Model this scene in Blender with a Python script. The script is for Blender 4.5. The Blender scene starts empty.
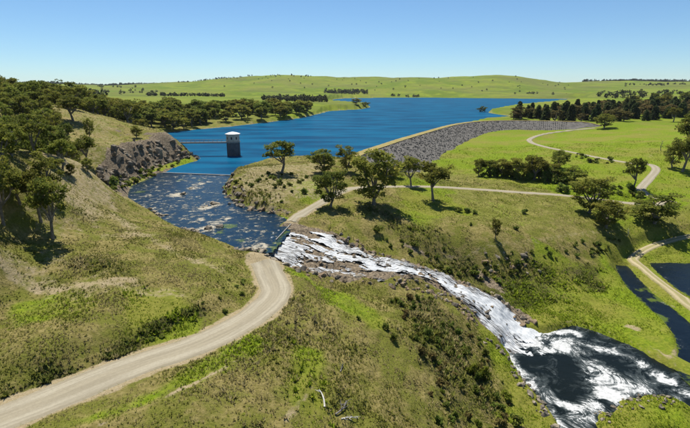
import bpy, bmesh, math, random
import numpy as np
from mathutils import Vector, Matrix
from mathutils.geometry import tessellate_polygon

R = math.radians
sc = bpy.context.scene
COL = sc.collection
rng = np.random.default_rng(7)
random.seed(7)

# ------------------------------------------------------------------ camera
CAM_H = 36.0
PITCH = R(15.3)
FPX = 460.0
cam_data = bpy.data.cameras.new('camera')
cam_data.sensor_width = 36.0
cam_data.lens = 36.0 * FPX / 690.0
cam_data.clip_start = 0.5
cam_data.clip_end = 40000
cam = bpy.data.objects.new('camera', cam_data)
COL.objects.link(cam)
cam.location = (0, 0, CAM_H)
cam.rotation_euler = (math.pi / 2 - PITCH, 0, 0)
sc.camera = cam

# ------------------------------------------------------------------ sky, sun, exposure
SUN_EL, SUN_AZ = R(63), R(-18)          # azimuth clockwise from +Y
world = bpy.data.worlds.new('World')
sc.world = world
world.use_nodes = True
wn = world.node_tree
wn.nodes.clear()
sky = wn.nodes.new('ShaderNodeTexSky')
sky.sky_type = 'NISHITA'
sky.sun_disc = False
sky.sun_elevation = SUN_EL
sky.sun_rotation = SUN_AZ
sky.altitude = 700
sky.air_density = 0.9
sky.dust_density = 0.0
sky.ozone_density = 6.0
bg = wn.nodes.new('ShaderNodeBackground')
bg.inputs['Strength'].default_value = 0.081
wo = wn.nodes.new('ShaderNodeOutputWorld')
tintn = wn.nodes.new('ShaderNodeMixRGB')
tintn.blend_type = 'MULTIPLY'
tintn.inputs[0].default_value = 1.0
tintn.inputs[2].default_value = (0.86, 0.98, 1.0, 1)
wn.links.new(sky.outputs[0], tintn.inputs[1])
wn.links.new(tintn.outputs[0], bg.inputs['Color'])
wn.links.new(bg.outputs[0], wo.inputs['Surface'])

sun_data = bpy.data.lights.new('sun', 'SUN')
sun_data.energy = 5.0
sun_data.angle = R(0.53)
sun_data.color = (1.0, 0.95, 0.86)
sun = bpy.data.objects.new('sun', sun_data)
COL.objects.link(sun)
sdir = Vector((math.sin(SUN_AZ) * math.cos(SUN_EL), math.cos(SUN_AZ) * math.cos(SUN_EL), math.sin(SUN_EL)))
sun.rotation_euler = sdir.to_track_quat('Z', 'Y').to_euler()
sun.location = (0, 0, 120)

sc.render.engine = 'CYCLES'
vs = sc.view_settings
vs.view_transform = 'Standard'
vs.look = 'None'
vs.gamma = 1.0
vs.exposure = 0.5
vs.use_curve_mapping = False

# ------------------------------------------------------------------ survey helpers
CP, SP = math.cos(PITCH), math.sin(PITCH)

def P(u, v, z):
    """ground position of a survey point sighted from the camera station at elevation z"""
    a = (u - 345.0) / FPX
    b = (214.0 - v) / FPX
    dy = CP + b * SP
    dz = -SP + b * CP
    t = (z - CAM_H) / dz
    return (a * t, dy * t)

def PD(u, v, d):
    """point sighted at map distance d (along Y): returns x, y, z"""
    a = (u - 345.0) / FPX
    b = (214.0 - v) / FPX
    dy = CP + b * SP
    dz = -SP + b * CP
    t = d / dy
    return (a * t, d, CAM_H + dz * t)

def poly(pts, z):
    return np.array([P(u, v, z) for u, v in pts])

def catmull(pts, step):
    """smooth polyline through pts (n,k), resampled at about step in xy"""
    p = np.array(pts, float)
    p = np.vstack([2 * p[0] - p[1], p, 2 * p[-1] - p[-2]])
    out = []
    for i in range(1, len(p) - 2):
        L = np.linalg.norm(p[i + 1, :2] - p[i, :2])
        n = max(2, int(L / step))
        for j in range(n):
            t = j / n
            out.append(0.5 * ((2 * p[i]) + (-p[i - 1] + p[i + 1]) * t + (2 * p[i - 1] - 5 * p[i] + 4 * p[i + 1] - p[i + 2]) * t * t
                              + (-p[i - 1] + 3 * p[i] - 3 * p[i + 1] + p[i + 2]) * t ** 3))
    out.append(p[-2])
    return np.array(out)

def smooth(t):
    t = np.clip(t, 0, 1)
    return t * t * (3 - 2 * t)

def inside(X, Y, pg):
    c = np.zeros(X.shape, bool)
    n = len(pg)
    for i in range(n):
        x1, y1 = pg[i]
        x2, y2 = pg[(i + 1) % n]
        if y1 == y2:
            continue
        m = ((y1 > Y) != (y2 > Y)) & (X < (x2 - x1) * (Y - y1) / (y2 - y1) + x1)
        c ^= m
    return c

def dist_line(X, Y, pl, closed=False, width=None):
    """distance to a polyline and the interpolated value of its further columns"""
    best = np.full(X.shape, 1e9)
    k = pl.shape[1] - 2
    vals = np.zeros(X.shape + (k,)) if k else None
    n = len(pl)
    for i in range(n if closed else n - 1):
        a = pl[i]
        b = pl[(i + 1) % n]
        dx, dy = b[0] - a[0], b[1] - a[1]
        L2 = dx * dx + dy * dy + 1e-9
        t = np.clip(((X - a[0]) * dx + (Y - a[1]) * dy) / L2, 0, 1)
        d = np.hypot(X - a[0] - t * dx, Y - a[1] - t * dy)
        m = d < best
        best[m] = d[m]
        if k:
            tm = t[m][:, None]
            vals[m] = a[2:] * (1 - tm) + b[2:] * tm
    return (best, vals) if k else best

def sdf(X, Y, pg):
    d = dist_line(X, Y, pg[:, :2], closed=True)
    return np.where(inside(X, Y, pg), -d, d)

def hash2(ix, iy, seed):
    h = (ix.astype(np.int64) * 374761393 + iy.astype(np.int64) * 668265263 + seed * 1442695041) & 0xffffffff
    h = ((h ^ (h >> 13)) * 1274126177) & 0xffffffff
    h = h ^ (h >> 16)
    return (h & 0xffff) / 65535.0

def vnoise(X, Y, s, seed=0):
    x = np.asarray(X, float) / s
    y = np.asarray(Y, float) / s
    ix = np.floor(x)
    iy = np.floor(y)
    fx = x - ix
    fy = y - iy
    fx = fx * fx * (3 - 2 * fx)
    fy = fy * fy * (3 - 2 * fy)
    a = hash2(ix, iy, seed)
    b = hash2(ix + 1, iy, seed)
    c = hash2(ix, iy + 1, seed)
    d = hash2(ix + 1, iy + 1, seed)
    return (a * (1 - fx) + b * fx) * (1 - fy) + (c * (1 - fx) + d * fx) * fy

def fbm(X, Y, s, seed=0, oct=4):
    v = 0
    amp = 0.5
    tot = 0
    for o in range(oct):
        v = v + amp * vnoise(X, Y, s / 2 ** o, seed + o * 17)
        tot += amp
        amp *= 0.5
    return v / tot          # 0..1, mean .5

def tag(o, label=None, cat=None, group=None, kind=None):
    if label: o['label'] = label
    if cat: o['category'] = cat
    if group: o['group'] = group
    if kind: o['kind'] = kind
    return o

def link(name, me, parent=None):
    o = bpy.data.objects.new(name, me)
    COL.objects.link(o)
    if parent is not None:
        o.parent = parent
    return o

def empty(name, loc, rz=0.0, s=1.0):
    o = bpy.data.objects.new(name, None)
    o.empty_display_size = 0.5
    COL.objects.link(o)
    o.location = loc
    o.rotation_euler = (0, 0, rz)
    o.scale = (s, s, s)
    return o

def mesh_np(name, V, F, mat=None, smooth_shade=True):
    """V (n,3), F (m,k) all faces of the same size"""
    me = bpy.data.meshes.new(name)
    V = np.asarray(V, np.float32)
    F = np.asarray(F, np.int32)
    me.vertices.add(len(V))
    me.vertices.foreach_set('co', V.ravel())
    k = F.shape[1]
    me.loops.add(F.size)
    me.loops.foreach_set('vertex_index', F.ravel())
    me.polygons.add(len(F))
    me.polygons.foreach_set('loop_start', np.arange(0, F.size, k, dtype=np.int32))
    me.polygons.foreach_set('loop_total', np.full(len(F), k, np.int32))
    me.polygons.foreach_set('use_smooth', np.full(len(F), smooth_shade, bool))
    me.update(calc_edges=True)
    me.validate()
    if mat:
        me.materials.append(mat)
    return me

def vattr(me, name, A):
    A = np.asarray(A, np.float32)
    at = me.attributes.new(name, 'FLOAT_COLOR', 'POINT')
    if A.shape[1] == 3:
        A = np.hstack([A, np.ones((len(A), 1), np.float32)])
    at.data.foreach_set('color', A.ravel())

# ------------------------------------------------------------------ material helpers
class NT:
    def __init__(self, name):
        self.m = bpy.data.materials.new(name)
        self.m.use_nodes = True
        self.t = self.m.node_tree
        self.t.nodes.clear()
        self.out = self.t.nodes.new('ShaderNodeOutputMaterial')

    def n(self, typ, **kw):
        nd = self.t.nodes.new('ShaderNode' + typ)
        for k, v in kw.items():
            setattr(nd, k, v)
        return nd

    def l(self, a, b):
        self.t.links.new(a, b)

    def val(self, sock, x):
        if isinstance(x, bpy.types.NodeSocket):
            self.l(x, sock)
        elif isinstance(x, tuple) and len(x) == 3 and sock.type == 'RGBA':
            sock.default_value = (*x, 1)
        else:
            sock.default_value = x

    def coord(self, kind='Object'):
        if not hasattr(self, '_tc'):
            self._tc = self.n('TexCoord')
        return self._tc.outputs[kind]

    def noise(self, scale, detail=4, rough=0.55, vec=None, dist=0.0, out='Fac'):
        nd = self.n('TexNoise')
        nd.inputs['Scale'].default_value = scale
        nd.inputs['Detail'].default_value = detail
        nd.inputs['Roughness'].default_value = rough
        nd.inputs['Distortion'].default_value = dist
        self.l(vec if vec is not None else self.coord(), nd.inputs['Vector'])
        return nd.outputs[out]

    def rng(self, x, a, b, c=0.0, d=1.0, smoothstep=True):
        nd = self.n('MapRange')
        nd.interpolation_type = 'SMOOTHSTEP' if smoothstep else 'LINEAR'
        self.val(nd.inputs[0], x)
        for i, q in enumerate((a, b, c, d)):
            self.val(nd.inputs[i + 1], q)
        return nd.outputs[0]

    def mix(self, f, a, b):
        nd = self.n('MixRGB')
        self.val(nd.inputs[0], f)
        self.val(nd.inputs[1], a)
        self.val(nd.inputs[2], b)
        return nd.outputs[0]

    def math(self, op, a, b=0.0, clamp=False):
        nd = self.n('Math', operation=op)
        nd.use_clamp = clamp
        self.val(nd.inputs[0], a)
        self.val(nd.inputs[1], b)
        return nd.outputs[0]

    def attr(self, name):
        nd = self.n('Attribute')
        nd.attribute_name = name
        return nd

    def sep(self, c):
        nd = self.n('SeparateColor')
        self.l(c, nd.inputs[0])
        return nd.outputs

    def scaled(self, v, sx, sy, sz):
        nd = self.n('VectorMath', operation='MULTIPLY')
        self.l(v, nd.inputs[0])
        nd.inputs[1].default_value = (sx, sy, sz)
        return nd.outputs[0]

    def bump(self, h, strength=0.5, dist=0.1):
        nd = self.n('Bump')
        nd.inputs['Strength'].default_value = strength
        nd.inputs['Distance'].default_value = dist
        self.l(h, nd.inputs['Height'])
        return nd.outputs[0]

    def bsdf(self, color, rough=0.9, spec=0.2, normal=None, metallic=0.0):
        b = self.n('BsdfPrincipled')
        self.val(b.inputs['Base Color'], color)
        self.val(b.inputs['Roughness'], rough)
        self.val(b.inputs['Specular IOR Level'], spec)
        self.val(b.inputs['Metallic'], metallic)
        if normal is not None:
            self.l(normal, b.inputs['Normal'])
        return b.outputs[0]

    def done(self, s):
        self.l(s, self.out.inputs['Surface'])
        return self.m

def plain(name, c1, c2, scale=3.0, rough=0.9, spec=0.2, bump=0.0, bdist=0.05):
    m = NT(name)
    nz = m.noise(scale, 6, 0.65)
    col = m.mix(m.rng(nz, 0.3, 0.7), c1, c2)
    nb = m.bump(m.noise(scale * 3, 5, 0.7), bump, bdist) if bump else None
    return m.done(m.bsdf(col, rough, spec, nb))

def leafmat(name, cols, trans=0.35, rough=0.6):
    """leaf material: colour varies over the crown and from one plant to the next"""
    m = NT(name)
    inf = m.n('ObjectInfo')
    at = m.sep(m.attr('tint').outputs['Color'])
    col = m.mix(at[0], cols[0], cols[1])
    col = m.mix(m.rng(at[1], 0.55, 1.0), col, cols[2])
    hsv = m.n('HueSaturation')
    m.val(hsv.inputs['Hue'], m.rng(inf.outputs['Random'], 0, 1, 0.478, 0.515, False))
    m.val(hsv.inputs['Value'], m.rng(m.math('FRACT', m.math('MULTIPLY', inf.outputs['Random'], 7.31)), 0, 1, 0.75, 1.25, False))
    m.l(col, hsv.inputs['Color'])
    geo = m.n('NewGeometry')
    up = m.n('VectorMath', operation='MULTIPLY_ADD')      # normals tilted upwards so that backlit crowns shade brighter
    m.l(geo.outputs['Normal'], up.inputs[0])
    up.inputs[1].default_value = (.62, .62, .62)
    up.inputs[2].default_value = (0, 0, .55)
    nrm = m.n('VectorMath', operation='NORMALIZE')
    m.l(up.outputs[0], nrm.inputs[0])
    d = m.bsdf(hsv.outputs[0], .75, 0.06, nrm.outputs[0])
    t = m.n('BsdfTranslucent')
    m.l(hsv.outputs[0], t.inputs['Color'])
    mx = m.n('MixShader')
    mx.inputs[0].default_value = trans
    m.l(d, mx.inputs[1])
    m.l(t.outputs[0], mx.inputs[2])
    return m.done(mx.outputs[0])

# ------------------------------------------------------------------ terrain: survey points
S = [  # (u, v, z)
 # road and left foreground
 (0,418,0),(130,365,0),(230,335,0),(262,308,-.4),(277,290,-.8),(267,265,-1.0),(60,428,0),(-80,440,0),
 (0,390,1.2),(100,350,1.6),(180,320,1.2),(225,305,.8),(0,340,3.0),(80,310,3.2),(150,290,2.8),(210,285,1.5),(245,275,0),
 (0,280,6.0),(100,278,4.5),(160,270,3.0),(0,240,9.5),(53,238,7.5),(100,235,5.5),(150,235,3.5),(200,250,1.5),(235,262,.6),
 (0,205,14),(42,222,9.5),(90,205,9),(120,212,4.5),(0,170,20),(50,165,18),(90,170,14),(105,186,9),(-80,280,9),(-80,200,20),(-150,330,6),
 (200,400,-.2),(140,428,-.3),
 (105,191,4),(118,185,1.5),(128,177,1.2),(140,170,1.2),(155,165,1),(170,162,.8),(185,159,.6),(110,166,9.5),(125,151,10.5),(140,146,10.5),(155,147,8.5),(170,149,6),(185,152,3.5),(128,186,.6),(145,176,.5),(165,169,.4),
 # slope between road and falls
 (300,300,-.6),(310,277,-2.6),(285,266,-1.6),(340,287,-4.4),(380,292,-6.2),(420,300,-7.5),(330,330,-2.2),(300,350,-1.5),(250,370,-.8),(260,428,-1.6),
 (330,400,-3.5),(370,360,-5.0),(400,330,-6.5),(400,390,-7.5),(440,350,-10.5),(450,400,-12.5),(480,370,-15),(500,400,-17),(460,320,-11),(490,345,-15.8),(500,428,-16.5),(400,440,-7.5),
 # headland between lake and river
 (250,172,5.2),(238,180,3.6),(268,168,5.5),(281,172,4.6),(300,168,4.8),(320,173,3.6),(345,170,3.4),(260,190,3.6),(280,195,3.0),(300,190,3.6),(310,205,1.2),
 (298,216,.2),(320,203,1.0),(350,189,1.2),(374,203,.2),(331,205,.8),(340,225,-.6),(310,222,-.4),(365,160,4.6),(350,158,4.4),
 # right terrace, falling towards the gully
 (400,187,-.5),(440,187,-2.2),(480,190,-3.8),(520,192,-5.0),(560,195,-6.4),(600,200,-7.8),(640,205,-9),(680,205,-9),
 (380,227,-2.6),(420,235,-4.8),(455,240,-6.6),(490,245,-8),(525,240,-8.8),(560,235,-9.8),(600,226,-10.6),(640,221,-11.4),(665,224,-12.5),
 (385,238,-5.0),(425,249,-7.6),(470,262,-11.5),(510,275,-14.5),(550,272,-15.2),(590,262,-15.6),(620,248,-15.5),
 (420,215,-2.6),(470,215,-5.4),(500,215,-6.4),(550,215,-7.6),
 (390,172,-2.5),(410,172,-5),(440,172,-6.5),(480,172,-6.0),(520,172,-4.8),(560,175,-5.0),(600,175,-5.4),(650,180,-5.8),(690,185,-6),
 (500,155,-5),(520,145,-4),(545,148,-3),(600,160,-3),(655,165,-3),(690,160,-1),(545,128.5,-2.2),(575,127.5,-.4),(520,133,-4),(600,135,-1),(650,140,.5),(690,140,2),
 (620,124,4.2),(660,122,4.5),(690,120,5.5),(780,150,2),(780,120,8),(780,200,-7),(800,240,-13),
 # valley floor
 (640,253,-18),(690,236,-15.2),(633,262,-19.2),(660,282,-19.0),(690,304,-19.2),(560,300,-18.6),(600,300,-18.8),(600,330,-19.3),(640,330,-19.2),(560,315,-19),
 (650,350,-19.4),(610,280,-18.6),(530,305,-18.2),(760,262,-19),(760,330,-19.3),(645,410,-19.1),(760,420,-19.5),(720,420,-19.3),(560,470,-18.5),(640,470,-19),
]
Wp = [  # (x, y, z)
 # left hill
 (-90,240,10.5),(-105,228,13),(-80,243,6),(-112,217,13.5),(-106,212,12),(-120,235,19),(-150,240,27),(-190,240,29),(-150,200,24),(-130,190,17),
 (-170,280,26),(-140,290,17),(-115,285,9),(-110,330,3),(-150,340,7),(-220,320,27),(-260,260,30),(-300,350,30),(-200,400,12),(-280,420,22),(-170,400,3.5),
 (-250,180,26),(-200,150,22),(-150,120,14),(-120,80,7),(-200,60,8),(-400,300,30),(-400,500,28),(-600,400,32),(-300,520,14),
 # left far shore and the green ground behind it
 (-190,440,4),(-140,480,5),(-100,540,5),(-60,620,5),(-40,690,4),(-150,560,9),(-120,700,14),(-80,800,13),(-250,600,14),(-300,800,14),(-500,800,22),(-200,950,10),(-60,900,9),
 (0,1050,6),(10,1000,7),(-100,1200,8),(-400,1200,12),(-800,1200,20),(-100,1700,10),(-600,1800,15),
 # camera station and behind
 (0,0,-4),(-60,0,3),(60,0,-20),(0,-100,0),(-150,-100,8),(120,-100,-18),(0,-400,0),(200,60,-19),(200,140,-16),(300,100,-10),(300,200,-3),(-400,0,15),(-400,-400,10),(400,-400,0),
 # right
 (180,500,5),(230,520,4),(260,620,5),(330,520,7),(420,700,9),(380,600,8),(150,620,3),(500,420,10),(600,700,14),(330,300,4),(420,380,8),
 (450,1000,9),(700,1100,14),(1100,1000,25),(900,600,22),(1500,1700,45),
]
# skyline of the far hills: (u, v) sighted at distance
SKY = [(-60,84),(0,85.5),(60,86),(140,85.3),(180,83),(210,80),(240,77),(280,75.4),(320,77),(345,78.5),(365,77.5),(400,77),(440,77.5),(470,75),(490,73.3),(510,74.6),(527,77),(545,80.5),(565,83)]
for u, v in SKY:
    Wp.append(PD(u, v, 3300 if u > 170 else 4200))
for u, v in SKY[4:]:
    x, y, z = PD(u, v, 3300)
    Wp.append((x * 1.35, 4600, z * 0.45))
    x, y, z = PD(u, v + (91 - v) * .62, 2600)
    Wp.append((x, y, max(z, 16)))
for u in range(330, 580, 30):
    x, y, z = PD(u, 95.5, 2080)
    Wp.append((x, y, 4))
for u in (560, 600, 640, 690, 760):
    Wp.append(PD(u, 83.5, 4300))
    Wp.append(PD(u, 89 - (u - 560) * .01, 2500))
    Wp.append(PD(u, 94 - (u - 560) * .02, 1500) if u > 590 else PD(u, 95, 2100))
for a in range(-80, 81, 20):
    Wp.append((9000 * math.sin(R(a)), 9000 * math.cos(R(a)), 20))

C = np.array([(*P(u, v, z), z) for u, v, z in S] + Wp, float)

# ------------------------------------------------------------------ water bodies and ways (outlines on the ground)
LAKE = poly([(165,172.5),(180,166),(197,160.5),(192,155),(168,147),(140,143),(110,139),(118,136),(140,134),(160,133),(190,130),(230,126.5),(270,122),(300,118),(316,114.5),
             (322,113),(327,111.5),(335,110.6),(345,110),(360,109.3),(370,107.6),(366,105.2),(350,103.8),(335,103),(329,101.5),(334,99.4),(345,98.2),(380,97.7),(430,97.7),
             (480,98.2),(520,98.6),(560,98.8),(585,99.2),(588,101.5),(560,104),(520,107),(495,110.5),(488,112.3),(497,114.3),(510,116),(512,119),(500,120.6),
             (480,121.6),(466,123.6),(452,127.4),(440,131),(420,137),(400,142.5),(380,148.6),(362,154),(345,157),(315,159),(285,160.5),(262,163),(243,168),(231,175)], 0)
RZ = -0.14
RIVER = poly([(160,172.9),(232,175.4),(224,186),(229,197),(247,206),(270,212.5),(285,217.5),(290.5,224),(284,233),(276,242.5),(268,251),(258,249),(243,249.5),(225,244),(200,237),
              (177,229),(157,217),(141,208),(126,197),(131,186),(150,178)], RZ)
PZ = -20.0
POOL = poly([(512,330),(545,334),(572,324),(600,332),(630,344),(660,361),(690,377),(720,392),(790,415),(790,480),(600,480),(566,440),(550,414),(536,396),(519,374),(506,352),(501,340)], PZ)
ISLE = poly([(600,432),(612,412),(628,405),(652,396),(676,398),(686,410),(690,432),(650,452)], PZ)
SIDE = poly([(615,265),(628,266),(640,280),(654,294),(674,309),(694,326),(712,345),(720,380),(700,388),(676,366),(678,350),(672,334),(662,319),(644,304),(627,289),(617,272)], PZ + .12)
POND = poly([(649,263),(668,262.5),(690,263.5),(720,262),(770,264),(770,304),(715,304),(690,297),(672,285),(657,273)], -19.3)

FALL = np.array([(*P(u, v, z), z, hw) for u, v, z, hw in
    [(270,240,-.25,8),(284,241,-.5,12.5),(306,246,-1.5,13),(335,255,-2.8,11),(368,262,-4.4,8.4),(400,266,-6.2,5.6),(425,273,-8.2,4.6),(450,284,-10.4,4.8),(478,299,-13,6.2),(498,316,-16,8.0),(514,331,-18.8,8.8),(532,343,-20.05,8.0),(550,350,-20.08,5)]])
FALL = catmull(FALL, 1.0)

def way(pts, step=1.5):
    return catmull([(*P(u, v, z), z) for u, v, z in pts], step)

ROADS = {}
ROADS['gravel_road'] = (way([(-90,455,0),(-20,426,0),(50,399,0),(130,367,0),(195,345,0),(240,324,-.2),(266,305,-.4),(276,291,-.8),(270,274,-1.0),(262,259,-.75)]), 3.2)
ROADS['crossing_road'] = (way([(291,224,-.25),(303,213,.3),(322,202,1.0),(340,192,1.2),(360,187.5,1.0),(400,186.5,-.5),(440,187,-2.2),(480,189.5,-3.8),(520,192.3,-5),(560,195,-6.3),(600,199.5,-7.8),(640,204,-9),(670,204,-9.2)]), 1.9)
ROADS['loop_track'] = (way([(594,128.4,.6),(570,130.5,-.6),(545,134,-1.8),(531,138.6,-2.6),(531,142.4,-2.9),(545,147,-3),(575,153,-3.2),(600,158,-3.1),(630,163,-3.1),(650,164.5,-3),(656,170,-3.4),(648,180,-5.2),(641,190,-6.8),(655,197,-8),(676,203,-9)]), 2.1)
ROADS['valley_track'] = (way([(790,222,-13),(735,228,-14),(690,236,-15.2),(660,243.5,-16.6),(641,252,-17.8),(633,260,-18.8),(640,267,-19.1),(660,283,-19.0),(690,306,-19.2),(735,340,-19.3)]), 1.7)
HILL_TRACK = (way([(-60,260,8),(0,270,6.6),(30,275,5.9),(60,279,5.3),(100,282,4.3),(135,280,3.7)]), 1.5)
RIM_TRACK = (way([(440,248,-6.6),(470,247.5,-7.6),(500,243,-8),(540,239,-9.2),(580,232,-10.2),(620,226.5,-11)]), 1.3)

# ------------------------------------------------------------------ dam alignment
CREST_Z = 5.0
CREST = catmull([P(u, v, CREST_Z) for u, v in [(356,156),(366,151.5),(384,145.5),(402,139.5),(424,133),(442,127.8),(458,124),(478,121.4),(505,120.4),(545,120.8),(590,122),(625,123.4)]], 5.0)

# ------------------------------------------------------------------ terrain grid
def axis(lo, a, b, hi, s, g):
    mid = list(np.arange(a, b + 1e-6, s))
    up, d = [], s
    x = mid[-1]
    while x < hi:
        d *= g
        x += d
        up.append(x)
    dn, d = [], s
    x = mid[0]
    while x > lo:
        d *= g
        x -= d
        dn.append(x)
    return np.array(dn[::-1] + mid + up)

gx = axis(-9000, -80, 95, 9000, 0.7, 1.035)
gy = axis(-500, 38, 215, 11000, 0.7, 1.03)
GX, GY = np.meshgrid(gx, gy)

def rbf_fit(C, c=6.0):
    n = len(C)
    d = np.hypot(C[:, None, 0] - C[None, :, 0], C[:, None, 1] - C[None, :, 1])
    A = np.zeros((n + 1, n + 1))
    A[:n, :n] = -np.sqrt(d * d + c * c) + np.eye(n) * 0.25
    A[:n, n] = A[n, :n] = 1
    w = np.linalg.solve(A, np.append(C[:, 2], 0))
    return w

def rbf_eval(X, Y, C, w, c=6.0):
    out = np.full(X.shape, w[-1])
    for i in range(len(C)):
        out -= w[i] * np.sqrt((X - C[i, 0]) ** 2 + (Y - C[i, 1]) ** 2 + c * c)
    return out

wts = rbf_fit(C)
H = rbf_eval(GX, GY, C, wts)

# relief: hummocks, gullies, ridges, growing with distance
dist0 = np.hypot(GX, GY)
road_d = np.full(GX.shape, 1e9)
for nm, (pl, hw) in ROADS.items():
    road_d = np.minimum(road_d, dist_line(GX, GY, pl[:, :2]) - hw)
calm = smooth((road_d - .5) / 6.0)
relief = (fbm(GX, GY, 14, 3, 3) - .5) * 1.5 + (fbm(GX, GY, 3.2, 9, 3) - .5) * 0.75
relief += (vnoise(GX * 1.0, GY * 1.0, 1.5, 21) - .5) * .28
hilly = smooth((dist0 - 900) / 1200)
H += relief * calm * np.where(dist0 < 420, 1, 0.4) + hilly * ((fbm(GX, GY, 420, 5, 5) - .5) * 50 * np.where(GY > 0, 1, 0))
# sheep-track terracing on the steep foreground slopes
slopey = smooth((GX + 30) / 20) * smooth((GX * -1 + 45) / 15) * smooth((100 - GY) / 12)
H += slopey * calm * 0.16 * np.sin(H * 5.2 + 3 * fbm(GX, GY, 9, 41))

# roads cut level into the slope
for nm, (pl, hw) in ROADS.items():
    d, z = dist_line(GX, GY, pl)
    f = 1 - smooth((d - hw - .3) / (5.5 if nm == 'gravel_road' else 3.5))
    H = H * (1 - f) + (z[..., 0] - .04) * f

def carve(H, pg, z, bank=0.16, bed=0.22, maxd=2.5, reach=14, wob=1.2):
    lo = pg.min(0) - 60
    hi = pg.max(0) + 60
    m = (GX > lo[0]) & (GX < hi[0]) & (GY > lo[1]) & (GY < hi[1])
    X, Y = GX[m], GY[m]
    d = sdf(X, Y, pg)
    sc_ = np.clip(np.hypot(X, Y) / 120, 1, 8)
    d = d + (fbm(X, Y, 7, 77, 3) - .5) * wob * sc_
    h = H[m]
    hin = z - np.minimum(maxd, 0.05 - bed * d)
    tgt = z + 0.03 + bank * np.clip(d, 0, 3 * sc_) - .4 * np.maximum(d - 3 * sc_, 0)
    f = 1 - smooth((d) / (reach * sc_))
    hout = np.maximum(h, tgt)
    hout = hout * (1 - f) + np.minimum(hout, z + .1 + np.maximum(d, 0) * 1.1) * f
    H[m] = np.where(d < 0, np.minimum(hin, h + 99), hout)
    return H

H = carve(H, LAKE, 0.0, wob=1.5)
H = carve(H, RIVER, RZ, bank=.2, bed=.3, maxd=.9, reach=7)
H = carve(H, POND, -19.3, bank=.2, reach=5)
H = carve(H, SIDE, PZ + .12, bank=.25, bed=.5, reach=4, wob=.8)
H = carve(H, POOL, PZ, bank=.3, bed=.4, maxd=2, reach=4, wob=1.5)
di = sdf(GX, GY, ISLE) + (fbm(GX, GY, 4, 55, 3) - .5) * 7
H = np.where(di < 1.5, np.maximum(H, PZ + np.clip(-di * .35, -.6, .9) + (fbm(GX, GY, 2.5, 8) - .5) * .5), H)

# the sill lies in open water: no bank between lake and river
ws = np.array([P(158, 173, 0), P(234, 175.4, 0)])
wd0 = dist_line(GX, GY, ws)
wet0 = (sdf(GX, GY, LAKE) < .8) | (sdf(GX, GY, RIVER) < .8)
H = np.where((wd0 < 14) & wet0, np.minimum(H, -.7 + np.maximum(wd0 - 12.5, 0) * .3), H)

# the cascade's rocky bed
fd, fv = dist_line(GX, GY, FALL)
fz, fw = fv[..., 0], fv[..., 1]
rockbed = (fbm(GX, GY, 4.5, 31, 4) - .5)
inner = 1 - smooth((fd - fw * .75) / (fw * .9))
bed = fz - .45 + np.maximum(fd - fw * .8, 0) * .35 + rockbed * (2.0 + 1.6 * smooth((fz + 4.5) / 2)) * smooth((fd - .4 * fw) / 3 + .4)
yc = np.interp(GX, FALL[:, 0], FALL[:, 1])
bed = bed - 1.3 * np.clip((yc - GY) / fw, 0, 1.2) * smooth((fz + 5.5) / 2)
notp = smooth((fz + 19.7) / 1.0) * smooth((-fz - .12) / .22)
H = np.where(notp > 0, H * (1 - inner * notp) + bed * inner * notp, H)

# dam footprint: ground kept under the embankment
cd = dist_line(GX, GY, CREST[:-6])
H = np.where(cd < 14, np.minimum(H, 5.0 - 1.2 - np.maximum(cd - 3, 0) * .52), H)

NXg, NYg = len(gx), len(gy)

def ground(x, y):
    x = np.atleast_1d(np.asarray(x, float))
    y = np.atleast_1d(np.asarray(y, float))
    i = np.clip(np.searchsorted(gx, x) - 1, 0, NXg - 2)
    j = np.clip(np.searchsorted(gy, y) - 1, 0, NYg - 2)
    fx = (x - gx[i]) / (gx[i + 1] - gx[i])
    fy = (y - gy[j]) / (gy[j + 1] - gy[j])
    # same split of each quad as the mesh
    return (H[j, i] * (1 - fx) + H[j, i + 1] * fx) * (1 - fy) + (H[j + 1, i] * (1 - fx) + H[j + 1, i + 1] * fx) * fy

def sight(u, v, z0=0.0):
    """where the sight line through (u, v) meets the built ground"""
    a = (u - 345.0) / FPX
    b = (214.0 - v) / FPX
    dy = CP + b * SP
    dz = -SP + b * CP
    t = np.concatenate([np.arange(30, 700, .5), np.arange(700, 5000, 8.0)])
    zz = CAM_H + dz * t
    g = ground(a * t, dy * t)
    k = np.argmax(zz < g)
    if k == 0:
        t0 = (z0 - CAM_H) / dz if dz < 0 else 3000
        return (a * t0, dy * t0, z0)
    return (a * t[k], dy * t[k], g[k])

# ------------------------------------------------------------------ terrain: ground cover masks
def area(pts, z, soft):
    pg = poly(pts, z)
    d = sdf(GX, GY, pg) + (fbm(GX, GY, 6, 91, 3) - .5) * soft * 1.6
    return 1 - smooth(d / soft + .5)

def strip(pts, hw, soft):
    pl = np.array([P(u, v, z) for u, v, z in pts])
    d = dist_line(GX, GY, pl) + (fbm(GX, GY, 5, 63, 3) - .5) * soft * 1.8
    return 1 - smooth((d - hw) / soft + .5)

gyy, gxx = np.gradient(H)
slope = np.hypot(gxx / np.gradient(gx)[None, :], gyy / np.gradient(gy)[:, None])
lush = np.zeros(GX.shape)
dirt = np.zeros(GX.shape)
rock = np.zeros(GX.shape)
scrub = np.zeros(GX.shape)
far = smooth((dist0 - 380) / 300)

# valley floor and its sides
lush = np.maximum(lush, smooth((-13.0 - H + (fbm(GX, GY, 16, 12) - .5) * 7) / 5) * .95 * smooth((GX - 30) / 14))
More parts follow.
